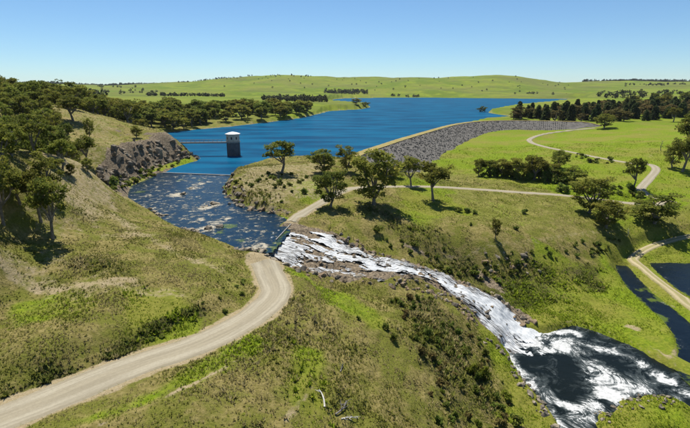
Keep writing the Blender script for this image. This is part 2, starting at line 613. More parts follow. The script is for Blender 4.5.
# terrace fields: greener to the right and beyond the road
lush = np.maximum(lush, smooth((GX - 35 + .05 * GY) / 60) * smooth((GY - 120) / 40) * (.48 + .5 * smooth((GY - 190) / 60)))
lush = np.maximum(lush, .38 * smooth((GX - 0) / 40) * smooth((GY - 110) / 40))
lush = np.maximum(lush, far * .8)
for pts, z, soft, k in [
    ([(118,290),(165,288),(205,300),(195,318),(150,325),(120,312)], 3, 4, .95),
    ([(290,270),(345,278),(385,300),(370,315),(330,300),(300,285)], -2, 5, .8),
    ([(240,330),(262,340),(235,372),(180,400),(110,428),(60,428),(150,392)], -.4, 4, .62),
    ([(300,350),(330,345),(345,375),(330,410),(290,425),(280,390)], -2, 5, .6),
    ([(0,330),(60,320),(110,300),(60,290),(0,300)], 3.5, 6, .55),
    ([(190,262),(240,262),(255,285),(250,300),(215,295)], 1, 4, .55),
    ([(512,395),(545,400),(552,428),(500,428)], -18, 3, 1.0),
    ([(530,262),(600,275),(620,310),(680,352),(640,340),(575,322),(540,300)], -17, 4, 1.0),
    ([(280,185),(320,180),(330,195),(300,200)], 3, 5, .7),
    ([(395,180),(440,180),(470,205),(420,225),(385,215)], -2, 8, .6),
    ([(222,178),(228,178),(232,196),(250,205),(290,217),(285,222),(240,209),(222,196)], .3, 1.5, 1.0),
    ([(120,198),(128,186),(150,176),(195,161),(190,158),(150,170),(125,180),(114,200)], .5, 2, 1.0),
    ([(480,160),(690,160),(690,200),(560,190),(480,180)], -5, 10, .85)]:
    lush = np.maximum(lush, k * area(pts, z, soft))
wet = np.zeros(GX.shape)
for pg, z in ((POOL, PZ), (SIDE, PZ), (POND, -19.3)):
    d = sdf(GX, GY, pg)
    lush = np.maximum(lush, 1 - smooth((d - 2) / 8))
    dirt = np.maximum(dirt, .55 * (1 - smooth((np.abs(d - .3)) / .9)) * (fbm(GX, GY, 6, 15) > .5))
d = sdf(GX, GY, LAKE)
dirt = np.maximum(dirt, (1 - smooth(np.maximum(d, 0) / np.clip(dist0 * .008, 1.2, 9))) * .6 * smooth((GY - 300) / 100))
lush *= (0.55 + 0.9 * (fbm(GX, GY, 26, 19, 4)))
lush = np.clip(lush, 0, 1)
# bare earth
for nm, (pl, hw) in ROADS.items():
    dd = dist_line(GX, GY, pl[:, :2]) + (fbm(GX, GY, 3, 52) - .5) * 1.6
    e = .9 if nm in ('gravel_road', 'crossing_road') else .45
    dirt = np.maximum(dirt, e * (1 - smooth((dd - hw) / 1.1)))
for pl, hw in (HILL_TRACK, RIM_TRACK):
    dd = dist_line(GX, GY, pl[:, :2]) + (fbm(GX, GY, 3, 52) - .5) * 1.2
    dirt = np.maximum(dirt, (.72 if pl is HILL_TRACK[0] else .5) * (1 - smooth((dd - hw * .5) / 1.0)))
dirt = np.maximum(dirt, .8 * strip([(100,428,-.2),(150,410,-.2),(210,378,-.4),(262,345,-.6),(292,318,-.8),(296,300,-.8)], .35, .9))
dirt = np.maximum(dirt, .75 * strip([(285,420,-2),(300,400,-2),(315,385,-2.4)], .5, 1.0))
dirt = np.maximum(dirt, .6 * strip([(100,300,3.4),(99,330,2.5),(100,352,1.6),(96,368,.8)], .15, .6))
dirt = np.maximum(dirt, .58 * area([(0,262),(60,268),(140,272),(190,276),(120,284),(50,284),(0,280)], 5.5, 5))
dirt = np.maximum(dirt, .66 * area([(75,185),(110,195),(150,225),(200,245),(240,256),(180,248),(120,232),(90,212)], 5, 6))
dirt = np.maximum(dirt, .52 * area([(60,112),(170,147),(110,185),(62,232),(0,205),(0,128)], 15, 12))
dirt = np.maximum(dirt, .66 * area([(0,125),(60,135),(110,150),(95,180),(50,165),(0,150)], 19, 10))
dirt = np.maximum(dirt, .60 * area([(232,178),(250,168),(330,165),(320,190),(270,200),(240,200)], 4, 6))
dirt = np.maximum(dirt, .8 * area([(625,323),(645,328),(640,332),(620,328)], -19.3, 1.5))
dirt = np.maximum(dirt, .7 * area([(640,342),(668,355),(676,340),(681,358),(668,363)], -19.5, 1.2))
dirt = np.maximum(dirt, .55 * strip([(640,128,4),(648,145,0),(650,160,-3)], 1.2, 2))
# rock
rock = np.maximum(rock, (1 - smooth((fd - fw + .6 - 4.0 * (fbm(GX, GY, 6, 23) - .5)) / 2.5)) * notp)
rock = np.maximum(rock, area([(100,185),(108,160),(125,145),(150,143),(192,152),(196,160),(165,169),(135,178),(122,196)], 5, 3) * smooth((slope - .25) / .3))
rock = np.maximum(rock, .55 * strip([(232,190,2),(240,200,1.4),(262,207,1.2),(285,210,1.2)], 2.2, 2))
rock = np.maximum(rock, .75 * strip([(385,236,-4),(425,246,-6.5),(470,262,-11),(500,285,-15),(525,300,-18)], 1.5, 3.5) * smooth(fbm(GX, GY, 7, 71) * 3 - 1))
# dark heathy scrub cover
scrub = np.maximum(scrub, .8 * strip([(0,392,.8),(60,368,1.0),(110,350,1.2),(160,325,1.2),(205,308,1.0)], 1.3, 3))
scrub = np.maximum(scrub, .58 * area([(390,300),(440,305),(480,330),(505,375),(500,428),(400,428),(420,370)], -11, 9))
scrub = np.maximum(scrub, .5 * area([(228,184),(245,170),(275,165),(290,190),(285,208),(245,202)], 4, 5))
scrub = np.maximum(scrub, .85 * area([(370,230),(430,240),(490,252),(560,245),(620,235),(610,255),(540,270),(500,285),(440,262),(385,246)], -8, 6) * (fbm(GX, GY, 9, 45) + .2))  # scrub whose dark tone also carries the bank's shade below the rim
scrub = np.maximum(scrub, .5 * area([(40,255),(120,250),(150,270),(60,262)], 6, 5))
scrub = np.maximum(scrub, .3 * area([(240,270),(262,300),(270,350),(200,400),(180,428),(330,428),(380,330),(300,280)], -1.5, 8))

# ------------------------------------------------------------------ ground material and mesh
m = NT('ground_cover')
mk = m.sep(m.attr('cover').outputs['Color'])
mk2 = m.sep(m.attr('cover2').outputs['Color'])
n_big = m.noise(0.035, 4, .6)
n_mid = m.noise(0.22, 5, .6)
n_sm = m.noise(1.3, 6, .65)
n_fine = m.noise(4.5, 5, .7)
dry = m.mix(m.rng(n_sm, .35, .65), (0.1437, 0.1242, 0.0345), (0.2587, 0.2127, 0.0805))
olive = m.mix(m.rng(n_fine, .35, .65), (0.0920, 0.1035, 0.0161), (0.1725, 0.1702, 0.0322))
base = m.mix(m.rng(n_mid, .40, .60), olive, dry)
grn = m.mix(m.rng(n_sm, .32, .68), (0.090, 0.145, 0.006), (0.195, 0.245, 0.014))
grn = m.mix(m.rng(n_big, .42, .62), grn, m.mix(m.rng(n_sm, .3, .7), (0.150, 0.160, 0.022), (0.215, 0.205, 0.040)))
lf = m.rng(m.math('ADD', mk[0], m.math('MULTIPLY', m.math('SUBTRACT', n_mid, .5), .9)), .28, .72)
col = m.mix(lf, base, grn)
n_hill = m.noise(0.0035, 5, .62)
n_hill2 = m.noise(0.012, 4, .65)
hillc = m.mix(m.rng(n_hill, .40, .60), (0.090, 0.140, 0.010), (0.165, 0.185, 0.026))
hillc = m.mix(m.rng(n_hill2, .48, .66), hillc, (0.175, 0.225, 0.014))
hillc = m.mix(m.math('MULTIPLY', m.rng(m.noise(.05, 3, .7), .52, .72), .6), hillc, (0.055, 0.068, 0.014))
hillc = m.mix(m.math('MULTIPLY', m.rng(m.noise(.0018, 6, .7), .47, .60), .65), hillc, (0.085, 0.092, 0.030))
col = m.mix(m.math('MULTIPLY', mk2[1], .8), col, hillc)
sf = m.rng(m.math('ADD', mk2[0], m.math('MULTIPLY', m.math('SUBTRACT', n_sm, .5), 1.6)), .35, .85)
col = m.mix(sf, col, m.mix(m.rng(n_fine, .35, .65), (0.030, 0.036, 0.010), (0.085, 0.070, 0.030)))
df = m.rng(m.math('ADD', mk[1], m.math('MULTIPLY', m.math('SUBTRACT', m.noise(.8, 6, .7), .5), 1.1)), .42, .82)
col = m.mix(df, col, m.mix(m.rng(n_fine, .3, .7), (0.26, 0.20, 0.105), (0.38, 0.315, 0.20)))
rf = m.rng(m.math('ADD', mk[2], m.math('MULTIPLY', m.math('SUBTRACT', m.noise(.9, 6, .7), .5), 1.0)), .45, .65)
rk = m.mix(m.rng(m.noise(1.6, 7, .8, None, .6), .38, .62), (0.050, 0.040, 0.029), (0.29, 0.23, 0.155))
col = m.mix(rf, col, rk)
h = m.math('ADD', m.math('MULTIPLY', n_sm, 1.0), m.math('MULTIPLY', n_fine, .45))
nb = m.bump(h, .85, .38)
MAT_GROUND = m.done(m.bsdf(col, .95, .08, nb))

V = np.stack([GX, GY, H], -1).reshape(-1, 3)
ii = (np.arange(NYg - 1)[:, None] * NXg + np.arange(NXg - 1)[None, :]).ravel()
F = np.stack([ii, ii + 1, ii + NXg + 1, ii + NXg], -1)
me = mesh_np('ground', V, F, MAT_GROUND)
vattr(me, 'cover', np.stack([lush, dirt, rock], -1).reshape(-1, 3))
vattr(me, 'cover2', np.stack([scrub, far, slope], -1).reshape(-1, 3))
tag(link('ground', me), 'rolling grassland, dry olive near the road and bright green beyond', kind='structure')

# ------------------------------------------------------------------ roads and tracks
def road_material(name, c_edge, c_track, c_mid, grassy):
    m = NT(name)
    rc = m.sep(m.attr('lane').outputs['Color'])
    across = m.math('ABSOLUTE', m.math('SUBTRACT', m.math('MULTIPLY', rc[0], 2.0), 1.0))   # 0 middle .. 1 edge
    wob = m.math('MULTIPLY', m.math('SUBTRACT', m.noise(.35, 4, .6), .5), .35)
    a = m.math('ADD', across, wob)
    trk = m.math('MULTIPLY', m.rng(a, .22, .38), m.math('SUBTRACT', 1.0, m.rng(a, .58, .78)))
    nz = m.noise(2.6, 6, .75)
    fine = m.noise(11, 4, .7)
    lv = m.n('CombineXYZ')
    m.l(m.math('MULTIPLY', rc[0], 16.0), lv.inputs[0])
    m.l(m.math('MULTIPLY', rc[1], 9.0), lv.inputs[1])
    streak = m.noise(1.0, 5, .65, lv.outputs[0])
    col = m.mix(m.rng(a, .3, .8), c_mid, c_edge)
    col = m.mix(trk, col, c_track)
    col = m.mix(m.math('MULTIPLY', m.rng(nz, .35, .7), .32), col, (c_edge[0] * .62, c_edge[1] * .6, c_edge[2] * .55))
    col = m.mix(m.math('MULTIPLY', m.rng(fine, .4, .75), .25), col, (.42, .37, .28))
    col = m.mix(m.math('MULTIPLY', m.rng(streak, .42, .62), .40), col, tuple(c * .66 for c in c_edge))
    ge = m.rng(m.math('ADD', a, m.math('MULTIPLY', m.math('SUBTRACT', nz, .5), .8)), .82, 1.05)
    col = m.mix(m.math('MULTIPLY', ge, grassy), col, (0.13, 0.125, 0.03))
    return m.done(m.bsdf(col, .95, .1, m.bump(m.math('ADD', fine, nz), .4, .05)))

MAT_GRAVEL = road_material('pale_gravel', (.27, .235, .165), (.35, .315, .235), (.295, .26, .185), .75)
MAT_TRACK = road_material('worn_track', (.30, .26, .13), (.42, .35, .22), (.27, .245, .10), .9)

ROAD_LABEL = {
 'gravel_road': ('pale gravel road sweeping up from the lower left corner', MAT_GRAVEL),
 'crossing_road': ('pale dirt road climbing from the ford past the big gum', MAT_GRAVEL),
 'loop_track': ('pale looping track on the green field below the dam', MAT_GRAVEL),
 'valley_track': ('two-rut grassy track beside the valley pond', MAT_TRACK),
}
NAME = {'gravel_road': 'gravel_road', 'crossing_road': 'dirt_road', 'loop_track': 'dirt_track', 'valley_track': 'grass_track'}
for nm, (pl, hw) in ROADS.items():
    pl = catmull(pl[::2] if len(pl) > 6 else pl, 0.8 if nm == 'gravel_road' else 1.2)
    tx = np.gradient(pl[:, 0])
    ty = np.gradient(pl[:, 1])
    L = np.hypot(tx, ty) + 1e-9
    nx, ny = ty / L, -tx / L
    k = np.linspace(-1, 1, 11)
    n = len(pl)
    jit = 1 + (fbm(np.arange(n), np.zeros(n), 9, 5) - .5) * .30
    jit2 = 1 + (fbm(np.arange(n), np.zeros(n) + 50, 9, 6) - .5) * .30
    X = pl[:, 0:1] + nx[:, None] * k[None, :] * hw * np.where(k < 0, jit[:, None], jit2[:, None])
    Y = pl[:, 1:2] + ny[:, None] * k[None, :] * hw * np.where(k < 0, jit[:, None], jit2[:, None])
    Zg = ground(X.ravel(), Y.ravel()).reshape(X.shape)
    lift = .07 if pl[:, 1].max() < 140 else (.26 if nm == 'valley_track' else .14) + .35 * smooth((pl[:, 1:2] - 240) / 120)
    Z = Zg + lift * (1 - np.abs(k[None, :]) ** 6) - .05 * np.abs(k[None, :]) ** 6
    V = np.stack([X, Y, Z], -1).reshape(-1, 3)
    ii = (np.arange(n - 1)[:, None] * 11 + np.arange(10)[None, :]).ravel()
    F = np.stack([ii, ii + 1, ii + 12, ii + 11], -1)
    me = mesh_np(NAME[nm], V, F, ROAD_LABEL[nm][1])
    s = np.cumsum(L)
    vattr(me, 'lane', np.stack([np.broadcast_to((k + 1) / 2, X.shape), np.broadcast_to((s / 100)[:, None], X.shape), X * 0], -1).reshape(-1, 3))
    tag(link(NAME[nm], me), ROAD_LABEL[nm][0], kind='structure')

# ------------------------------------------------------------------ water
m = NT('lake_water')
cd_ = m.scaled(m.coord(), 1, 1, 1)
w1 = m.noise(.55, 5, .65, m.scaled(m.coord(), 1, .55, 1))
w2 = m.noise(.035, 4, .6, m.scaled(m.coord(), .5, 1.6, 1))
col = m.mix(m.rng(w2, .35, .65), (0.0010, 0.046, 0.110), (0.0015, 0.092, 0.185))  # blue of the reflected sky is put into the diffuse colour
nb = m.bump(w1, .5, .8)
dif = m.bsdf(col, .9, 0.0, nb)
gls = m.n('BsdfGlossy')
gls.inputs['Roughness'].default_value = .18
m.l(nb, gls.inputs['Normal'])
mxs = m.n('MixShader')
mxs.inputs[0].default_value = .10
m.l(dif, mxs.inputs[1])
m.l(gls.outputs[0], mxs.inputs[2])
MAT_LAKE = m.done(mxs.outputs[0])

def pushed(pg, k0, k1):
    a = np.roll(pg, 1, 0)
    b = np.roll(pg, -1, 0)
    t = b - a
    n = np.stack([t[:, 1], -t[:, 0]], -1)
    n /= np.linalg.norm(n, axis=1)[:, None] + 1e-9
    area2 = np.sum(pg[:, 0] * b[:, 1] - b[:, 0] * pg[:, 1])
    if area2 < 0:
        n = -n
    return pg + n * np.maximum(k0, k1 * np.hypot(pg[:, 0], pg[:, 1]))[:, None]

pg = pushed(LAKE, 1.2, .008)
pg[0], pg[-1] = LAKE[0], LAKE[-1]
tri = tessellate_polygon([[Vector((x, y, 0)) for x, y in pg]])
tri = [t if ((pg[t[1]] - pg[t[0]])[0] * (pg[t[2]] - pg[t[0]])[1] - (pg[t[1]] - pg[t[0]])[1] * (pg[t[2]] - pg[t[0]])[0]) > 0 else (t[0], t[2], t[1]) for t in tri]
me = mesh_np('lake_water', np.column_stack([pg, np.zeros(len(pg))]), np.array(tri), MAT_LAKE, False)
tag(link('lake_water', me), 'deep blue reservoir water reaching back to the hills', kind='structure')

def foam_material(name, dark, mid, white, flow_scale, rough=.10, warp=1.2):
    """open water with floating foam; the attribute says how much foam there is"""
    m = NT(name)
    at = m.sep(m.attr('foam').outputs['Color'])
    warpv = m.n('VectorMath', operation='MULTIPLY_ADD')
    nc = m.n('TexNoise')
    nc.inputs['Scale'].default_value = flow_scale * .6
    nc.inputs['Detail'].default_value = 1.5
    m.l(m.coord(), nc.inputs['Vector'])
    sub = m.n('VectorMath', operation='SUBTRACT')
    m.l(nc.outputs['Color'], sub.inputs[0])
    sub.inputs[1].default_value = (.5, .5, .5)
    m.l(sub.outputs[0], warpv.inputs[0])
    warpv.inputs[1].default_value = (warp / flow_scale,) * 3
    m.l(m.coord(), warpv.inputs[2])
    sw = m.noise(flow_scale, 5, .58, warpv.outputs[0], .7)
    fine = m.noise(flow_scale * 9, 5, .75)
    s = m.math('ADD', m.math('MULTIPLY', sw, .82), m.math('MULTIPLY', fine, .18))
    e = m.math('ADD', m.math('MULTIPLY', m.math('SUBTRACT', s, .5), 3.1), m.math('MULTIPLY', m.math('SUBTRACT', at[0], .5), 1.05))
    lines = m.math('SUBTRACT', 1.0, m.rng(m.math('ABSOLUTE', m.math('SUBTRACT', m.noise(flow_scale * 1.7, 4, .6, warpv.outputs[0], 1.8), .5)), .0, .05))
    e = m.math('ADD', e, m.math('MULTIPLY', m.math('MULTIPLY', lines, at[0]), .42))
    seams = m.math('SUBTRACT', 1.0, m.rng(m.math('ABSOLUTE', m.math('SUBTRACT', m.noise(flow_scale * 1.1, 4, .6, warpv.outputs[0], 1.2), .52)), .0, .045))
    e = m.math('SUBTRACT', e, m.math('MULTIPLY', seams, .26))
    f = m.rng(e, .0, .42)
    f2 = m.rng(e, -.40, .12)
    weed = m.rng(m.math('ADD', at[1], m.math('MULTIPLY', m.math('SUBTRACT', m.noise(.5, 5, .7), .5), 1.4)), .5, .75)
    col = m.mix(m.math('MULTIPLY', f2, .5), dark, mid)
    col = m.mix(weed, col, (.07, .10, .012))
    col = m.mix(f, col, m.mix(m.rng(fine, .35, .65), tuple(c * .62 for c in white), white))
    rg = m.rng(f, 0, 1, rough, .7)
    hb = m.math('ADD', m.math('MULTIPLY', m.noise(1.6, 5, .65), .5), m.math('MULTIPLY', f, .25))
    return m.done(m.bsdf(col, rg, .08, m.bump(hb, .5, .3)))

MAT_RIVER = foam_material('river_water', (.004, .018, .038), (.034, .044, .036), (.44, .40, .31), .5)
MAT_POOL = foam_material('pool_water', (.006, .009, .008), (.10, .12, .12), (.60, .61, .60), .17, warp=2.4)
MAT_POND = foam_material('pond_water', (.004, .008, .013), (.015, .022, .028), (.4, .4, .36), .3)

def sheet(name, pg, z, step, mat, foam_fn, label):
    lo = pg.min(0) - 2
    hi = pg.max(0) + 2
    xs = np.arange(lo[0], hi[0], step)
    ys = np.arange(lo[1], hi[1], step)
    X, Y = np.meshgrid(xs, ys)
    d = sdf(X, Y, pg)
    f, g = foam_fn(X, Y, d)
    dc = .25 * (d[:-1, :-1] + d[1:, :-1] + d[:-1, 1:] + d[1:, 1:])
    keep = np.argwhere(dc < 1.3)
    n = len(xs)
    i = keep[:, 0] * n + keep[:, 1]
    F = np.stack([i, i + 1, i + n + 1, i + n], -1)
    used = np.unique(F)
    rem = np.zeros(X.size, int)
    rem[used] = np.arange(len(used))
    Z = z + (fbm(X, Y, 2.2, 33, 3) - .5) * .12 + np.clip(f, 0, 1) * .03
    V = np.stack([X, Y, Z], -1).reshape(-1, 3)[used]
    me = mesh_np(name, V, rem[F], mat)
    vattr(me, 'foam', np.stack([f, g, f * 0], -1).reshape(-1, 3)[used])
    return tag(link(name, me), label, kind='structure')

def blobs(X, Y, pts, z):
    f = X * 0
    for u, v, ru, k in pts:
        x, y = P(u, v, z)
        ds = math.hypot(x, y)
        r = 1.35 * ru / FPX * ds
        # patches lie level, so they look squashed from afar
        f = np.maximum(f, k * np.exp(-(((X - x) / r) ** 2 + ((Y - y) / (r * 1.15)) ** 2) * 1.2))
    return f

def river_foam(X, Y, d):
    f = blobs(X, Y, [(176,195,9,.85),(195,188,8,.8),(200,184,7,.75),(209,182,6,.6),(158,216,9,.75),(205,208,9,.85),(215,205,7,.7),(190,232,12,.8),(208,228,10,.9),(218,222,9,.85),(226,218,7,.7),
                     (235,203,6,.6),(200,220,7,.7),(258,246,12,.8),(250,238,6,.5),(185,205,5,.6),(225,194,5,.6),(170,205,5,.5),(205,243,8,.7),(212,240,6,.7)], RZ)
    g = blobs(X, Y, [(230,226,12,.75),(222,232,9,.7),(168,224,9,.7),(200,180,8,.6),(228,200,8,.5),(265,228,8,.5),(180,180,8,.6),(140,192,8,.7),(190,245,9,.6),(240,240,9,.6),(270,235,10,.5)], RZ)
    f = np.maximum(f, .29 + .16 * (fbm(X, Y, 9, 14, 3) - .5) * 2)
    g = np.maximum(g, .34)
    g = np.maximum(g, .62 * (1 - smooth(-d / 2.2)))
    g = g * smooth((dist_line(X, Y, ws) - 1) / 5)
    return np.clip(f * 1.08, 0, 1), g
sheet('river_water', RIVER, RZ, .5, MAT_RIVER, river_foam, 'dark blue river above the falls flecked with pale foam and weed')

def pool_foam(X, Y, d):
    f = X * 0 + .22
    f = np.maximum(f, blobs(X, Y, [(600,375,22,.85),(618,382,18,.85),(590,362,12,.68),(580,352,12,.64),(640,388,16,.8),(610,395,16,.95),(590,402,14,1.0),(575,408,12,1.0),(625,400,12,.8),
                                    (545,352,14,.9),(528,342,12,1.0),(560,345,12,.85),(515,352,8,.8),(512,345,8,.95),(560,404,7,.8),(545,398,6,.75),(580,420,14,.95)], PZ))
    # speckled current along the far bank
    pl = np.array([P(u, v, PZ) for u, v in [(545,338),(575,342),(610,350),(640,362),(665,380),(690,395)]])
    f = np.maximum(f, .66 * np.exp(-(dist_line(X, Y, pl) / 2.4) ** 2))
    pl = np.array([P(u, v, PZ) for u, v in [(548,334),(572,331),(580,336)]])
    f = np.maximum(f, .8 * np.exp(-(dist_line(X, Y, pl) / 1.2) ** 2))
    pl = np.array([P(u, v, PZ) for u, v in [(505,345),(515,366),(530,384),(548,402),(556,418),(570,440)]])
    f = np.maximum(f, .72 * np.exp(-(dist_line(X, Y, pl) / 1.5) ** 2))
    dark = poly([(522,360),(540,352),(562,352),(566,364),(574,372),(572,386),(592,394),(578,402),(556,398),(538,384)], PZ)
    dd = sdf(X, Y, dark)
    f = f * smooth(dd / 4.5 + .6) + .23 * (1 - smooth(dd / 4.5 + .6))
    di = sdf(X, Y, ISLE)
    f = np.maximum(f, .5 * np.exp(-(di / 1.5) ** 2))
    return np.clip(f, 0, 1), X * 0
sheet('pool_water', POOL, PZ, .32, MAT_POOL, pool_foam, 'dark plunge pool swirled with white foam below the falls')
sheet('side_channel_water', SIDE, PZ + .12, .6, MAT_POND, lambda X, Y, d: (X * 0 + .12, .58 * (1 - smooth(-d / 1.8)) + blobs(X, Y, [(640,290,6,.7),(652,300,7,.7),(665,318,5,.7)], PZ)), 'narrow dark backwater channel in the green valley floor')
sheet('pond_water', POND, -19.3, .8, MAT_POND, lambda X, Y, d: (X * 0 + .1, .55 * (1 - smooth(-d / 2.5))), 'dark blue pond beside the grassy valley track')

# the cascade: a torn sheet of white water laid over its rock steps
m = NT('falling_water')
fl = m.attr('flow')
fs = m.sep(fl.outputs['Color'])
fvec = m.n('CombineXYZ')
m.l(m.math('MULTIPLY', fs[0], 100.0), fvec.inputs[0])
m.l(m.math('MULTIPLY', fs[1], 100.0), fvec.inputs[1])
wv = m.scaled(fvec.outputs[0], 1.0, .12, 1)
st = m.noise(2.3, 6, .70, wv, .5)
st2 = m.noise(5.5, 4, .7, wv, .4)
s = m.math('ADD', m.math('MULTIPLY', st, .72), m.math('MULTIPLY', st2, .28))
f = m.rng(m.math('ADD', m.math('MULTIPLY', m.math('SUBTRACT', s, .5), 2.6), m.math('MULTIPLY', m.math('SUBTRACT', fs[2], .5), .62)), -.16, .26)
dk = m.mix(m.rng(m.noise(2.5, 5, .7), .4, .6), (.012, .013, .012), (.085, .07, .05))
col = m.mix(f, dk, m.mix(m.rng(st2, .3, .7), (.44, .47, .49), (.70, .71, .71)))
MAT_FALL = m.done(m.bsdf(col, m.rng(f, 0, 1, .25, .75), .3, m.bump(s, .8, .5)))
n = len(FALL)
tx, ty = np.gradient(FALL[:, 0]), np.gradient(FALL[:, 1])
L = np.hypot(tx, ty) + 1e-9
fine = catmull(np.column_stack([FALL, np.cumsum(L)]), .33)
tx, ty = np.gradient(fine[:, 0]), np.gradient(fine[:, 1])
L = np.hypot(tx, ty) + 1e-9
nx, ny = ty / L, -tx / L
K = 97
k = np.linspace(-1.12, 1.12, K)
X = fine[:, 0:1] + nx[:, None] * k * fine[:, 3:4]
Y = fine[:, 1:2] + ny[:, None] * k * fine[:, 3:4]
stepn = fbm(X * .4, fine[:, 4:5] + Y * 0, 3.0, 61, 3)
Zc = fine[:, 2:3] + (stepn - .5) * 1.1 * smooth((-fine[:, 2:3] - .3) / 2) * smooth((fine[:, 2:3] + 20.3) / 1.5)
Zc = Zc + (fbm(X, Y, 1.1, 62, 3) - .5) * .7 + (fbm(X, Y, .45, 65, 2) - .5) * .25 - .35 * np.clip(np.abs(k) - .75, 0, 1) * 3
Zc = Zc - 1.3 * np.clip(k, 0, 1.2)[None, :] * smooth((fine[:, 2:3] + 5.5) / 2)
ch1 = np.exp(-((k[None, :] + .35 * np.sin(fine[:, 4:5] * .11 + .5)) / .42) ** 2)
head = 1 - smooth((fine[:, 4:5] - 26) / 16)                 # the broad, thin head of the falls
fo = (.34 + .55 * ch1) * (1 - head) + (.57 + .20 * ch1) * head
fo = fo + .10 * (1 - head) + .22 * smooth((fine[:, 4:5] - 50) / 10) - .45 * np.clip(np.abs(k) - .85, 0, 1) * 2
V = np.stack([X, Y, Zc], -1).reshape(-1, 3)
ii = (np.arange(len(fine) - 1)[:, None] * K + np.arange(K - 1)[None, :]).ravel()
F = np.stack([ii, ii + K, ii + K + 1, ii + 1], -1)
acr = k[None, :] * fine[:, 3:4]
braid = fbm(acr + 40 + .9 * np.sin(fine[:, 4:5] * .35), fine[:, 4:5] * .24, 1.7, 88, 4)
tear = (fo - .5) * .6 + (braid - .5) * (1.7 + .7 * head)
keepf = (tear[:-1, :-1].ravel() > -.06)
F = F[keepf]
me = mesh_np('waterfall', V, F, MAT_FALL)
vattr(me, 'flow', np.stack([k[None, :] * fine[:, 3:4] / 100 + .5, fine[:, 4:5] / 100 + X * 0, np.clip(fo, 0, 1)], -1).reshape(-1, 3))
tag(link('waterfall', me), 'white cascade tumbling down the rocks into the plunge pool', kind='structure')

# ------------------------------------------------------------------ rocks
MAT_ROCK = plain('pale_granite', (.36, .31, .23), (.15, .125, .095), 1.3, .95, .1, .7, .12)
MAT_DARKROCK = plain('dark_basalt', (.24, .205, .155), (.055, .048, .040), .9, .95, .1, .7, .15)
MAT_RUST = plain('rusty_rock', (.30, .22, .14), (.11, .085, .058), 1.1, .95, .1, .7, .12)

def rock_mesh(name, seed, mat, npts=15, flat=.7):
    r = random.Random(seed)
    bm = bmesh.new()
    for i in range(npts):
        z = r.uniform(-1, 1)
        a = r.uniform(0, 6.283)
        q = math.sqrt(1 - z * z)
        s = r.uniform(.78, 1.0)
        bm.verts.new((q * math.cos(a) * s, q * math.sin(a) * s * r.uniform(.7, 1), z * s * flat))
    bmesh.ops.convex_hull(bm, input=bm.verts)
    loose = [v for v in bm.verts if not v.link_faces]
    bmesh.ops.delete(bm, geom=loose, context='VERTS')
    bmesh.ops.recalc_face_normals(bm, faces=bm.faces)
    me = bpy.data.meshes.new(name)
    bm.to_mesh(me)
    bm.free()
    me.materials.append(mat)
    return me

ROCKS = {k: [rock_mesh('rock', 100 * j + i, mt, 16, fl) for i in range(6)] for j, (k, mt, fl) in enumerate((('pale', MAT_ROCK, .6), ('dark', MAT_DARKROCK, .85), ('rust', MAT_RUST, .7)))}

def rocks_along(label, pts, kind, count, spread, size, seed, sink=.25, name='rock_outcrop', tilt=.4, cat='rocks'):
    """a thing that parents its single rocks, strewn along a line of survey points"""
    r = random.Random(seed)
    W = np.array([P(u, v, z) for u, v, z in pts])
    seg = np.hypot(*np.diff(W, axis=0).T)
    cum = np.append(0, np.cumsum(seg))
    c = W[len(W) // 2]
    root = empty(name, (c[0], c[1], float(ground(c[0], c[1])[0])))
    tag(root, label, cat)
    for i in range(count):
        t = r.uniform(0, cum[-1])
        j = min(int(np.searchsorted(cum, t)) - 1, len(seg) - 1) if t > 0 else 0
        f = (t - cum[j]) / seg[j]
        x = W[j, 0] * (1 - f) + W[j + 1, 0] * f + max(-1.5, min(1.5, r.gauss(0, 1))) * spread
        y = W[j, 1] * (1 - f) + W[j + 1, 1] * f + max(-1.5, min(1.5, r.gauss(0, 1))) * spread
        s = size * math.exp(max(-.9, min(.55, r.gauss(-.12, .42))))
        z = float(ground(x, y)[0])
        kk = kind if isinstance(kind, str) else r.choice(kind)
        o = link('rock', r.choice(ROCKS[kk]), root)
        o.location = (x - root.location.x, y - root.location.y, z - root.location.z + s * (.5 - sink) * .6)
        o.rotation_euler = (r.gauss(0, tilt), r.gauss(0, tilt), r.uniform(0, 6.28))
        o.scale = (s * r.uniform(.8, 1.3), s * r.uniform(.7, 1.1), s * r.uniform(.7, 1.1))
    return root

rocks_along('dark rock cliff under the wooded hill beside the lake', [(118,172,5),(128,163,6),(142,156,6.5),(156,154,5.5),(170,154,4),(183,155,2.4),(192,156.5,.8)], ('dark', 'dark', 'pale', 'rust'), 200, 3.4, 1.3, 1, cat='cliff', tilt=.9)
rocks_along('broken rock face at the near end of the dark cliff', [(103,182,7),(110,178,6),(116,176,5),(122,182,2)], ('dark', 'rust', 'pale'), 60, 1.8, 1.3, 2, cat='cliff', tilt=.8)
rocks_along('weathered rock foot of the grassy headland by the river', [(228,182,1.5),(232,192,1.5),(245,202,1.2),(265,208,1.2),(285,211,1.2)], ('dark', 'rust', 'pale'), 80, 1.7, 1.0, 3, tilt=.5)
rocks_along('pale boulders where the gravel road meets the river', [(242,250,-.3),(255,250,-.4),(266,252,-.5),(275,257,-.8)], 'pale', 45, 1.0, 1.0, 4)
rocks_along('boulders in the broad head of the cascade', [(278,242,-.5),(292,250,-.8),(308,250,-1),(325,258,-1.6),(345,262,-3)], ('pale', 'dark', 'rust'), 120, 2.6, .55, 5, sink=.45)
rocks_along('rusty boulders along the near side of the cascade', [(280,262,-1.6),(305,271,-2.8),(335,279,-4.6),(365,284,-6),(395,285,-7),(430,294,-10),(455,307,-12),(470,325,-14)], ('rust', 'rust', 'pale', 'dark'), 130, 1.6, .7, 6, sink=.5)
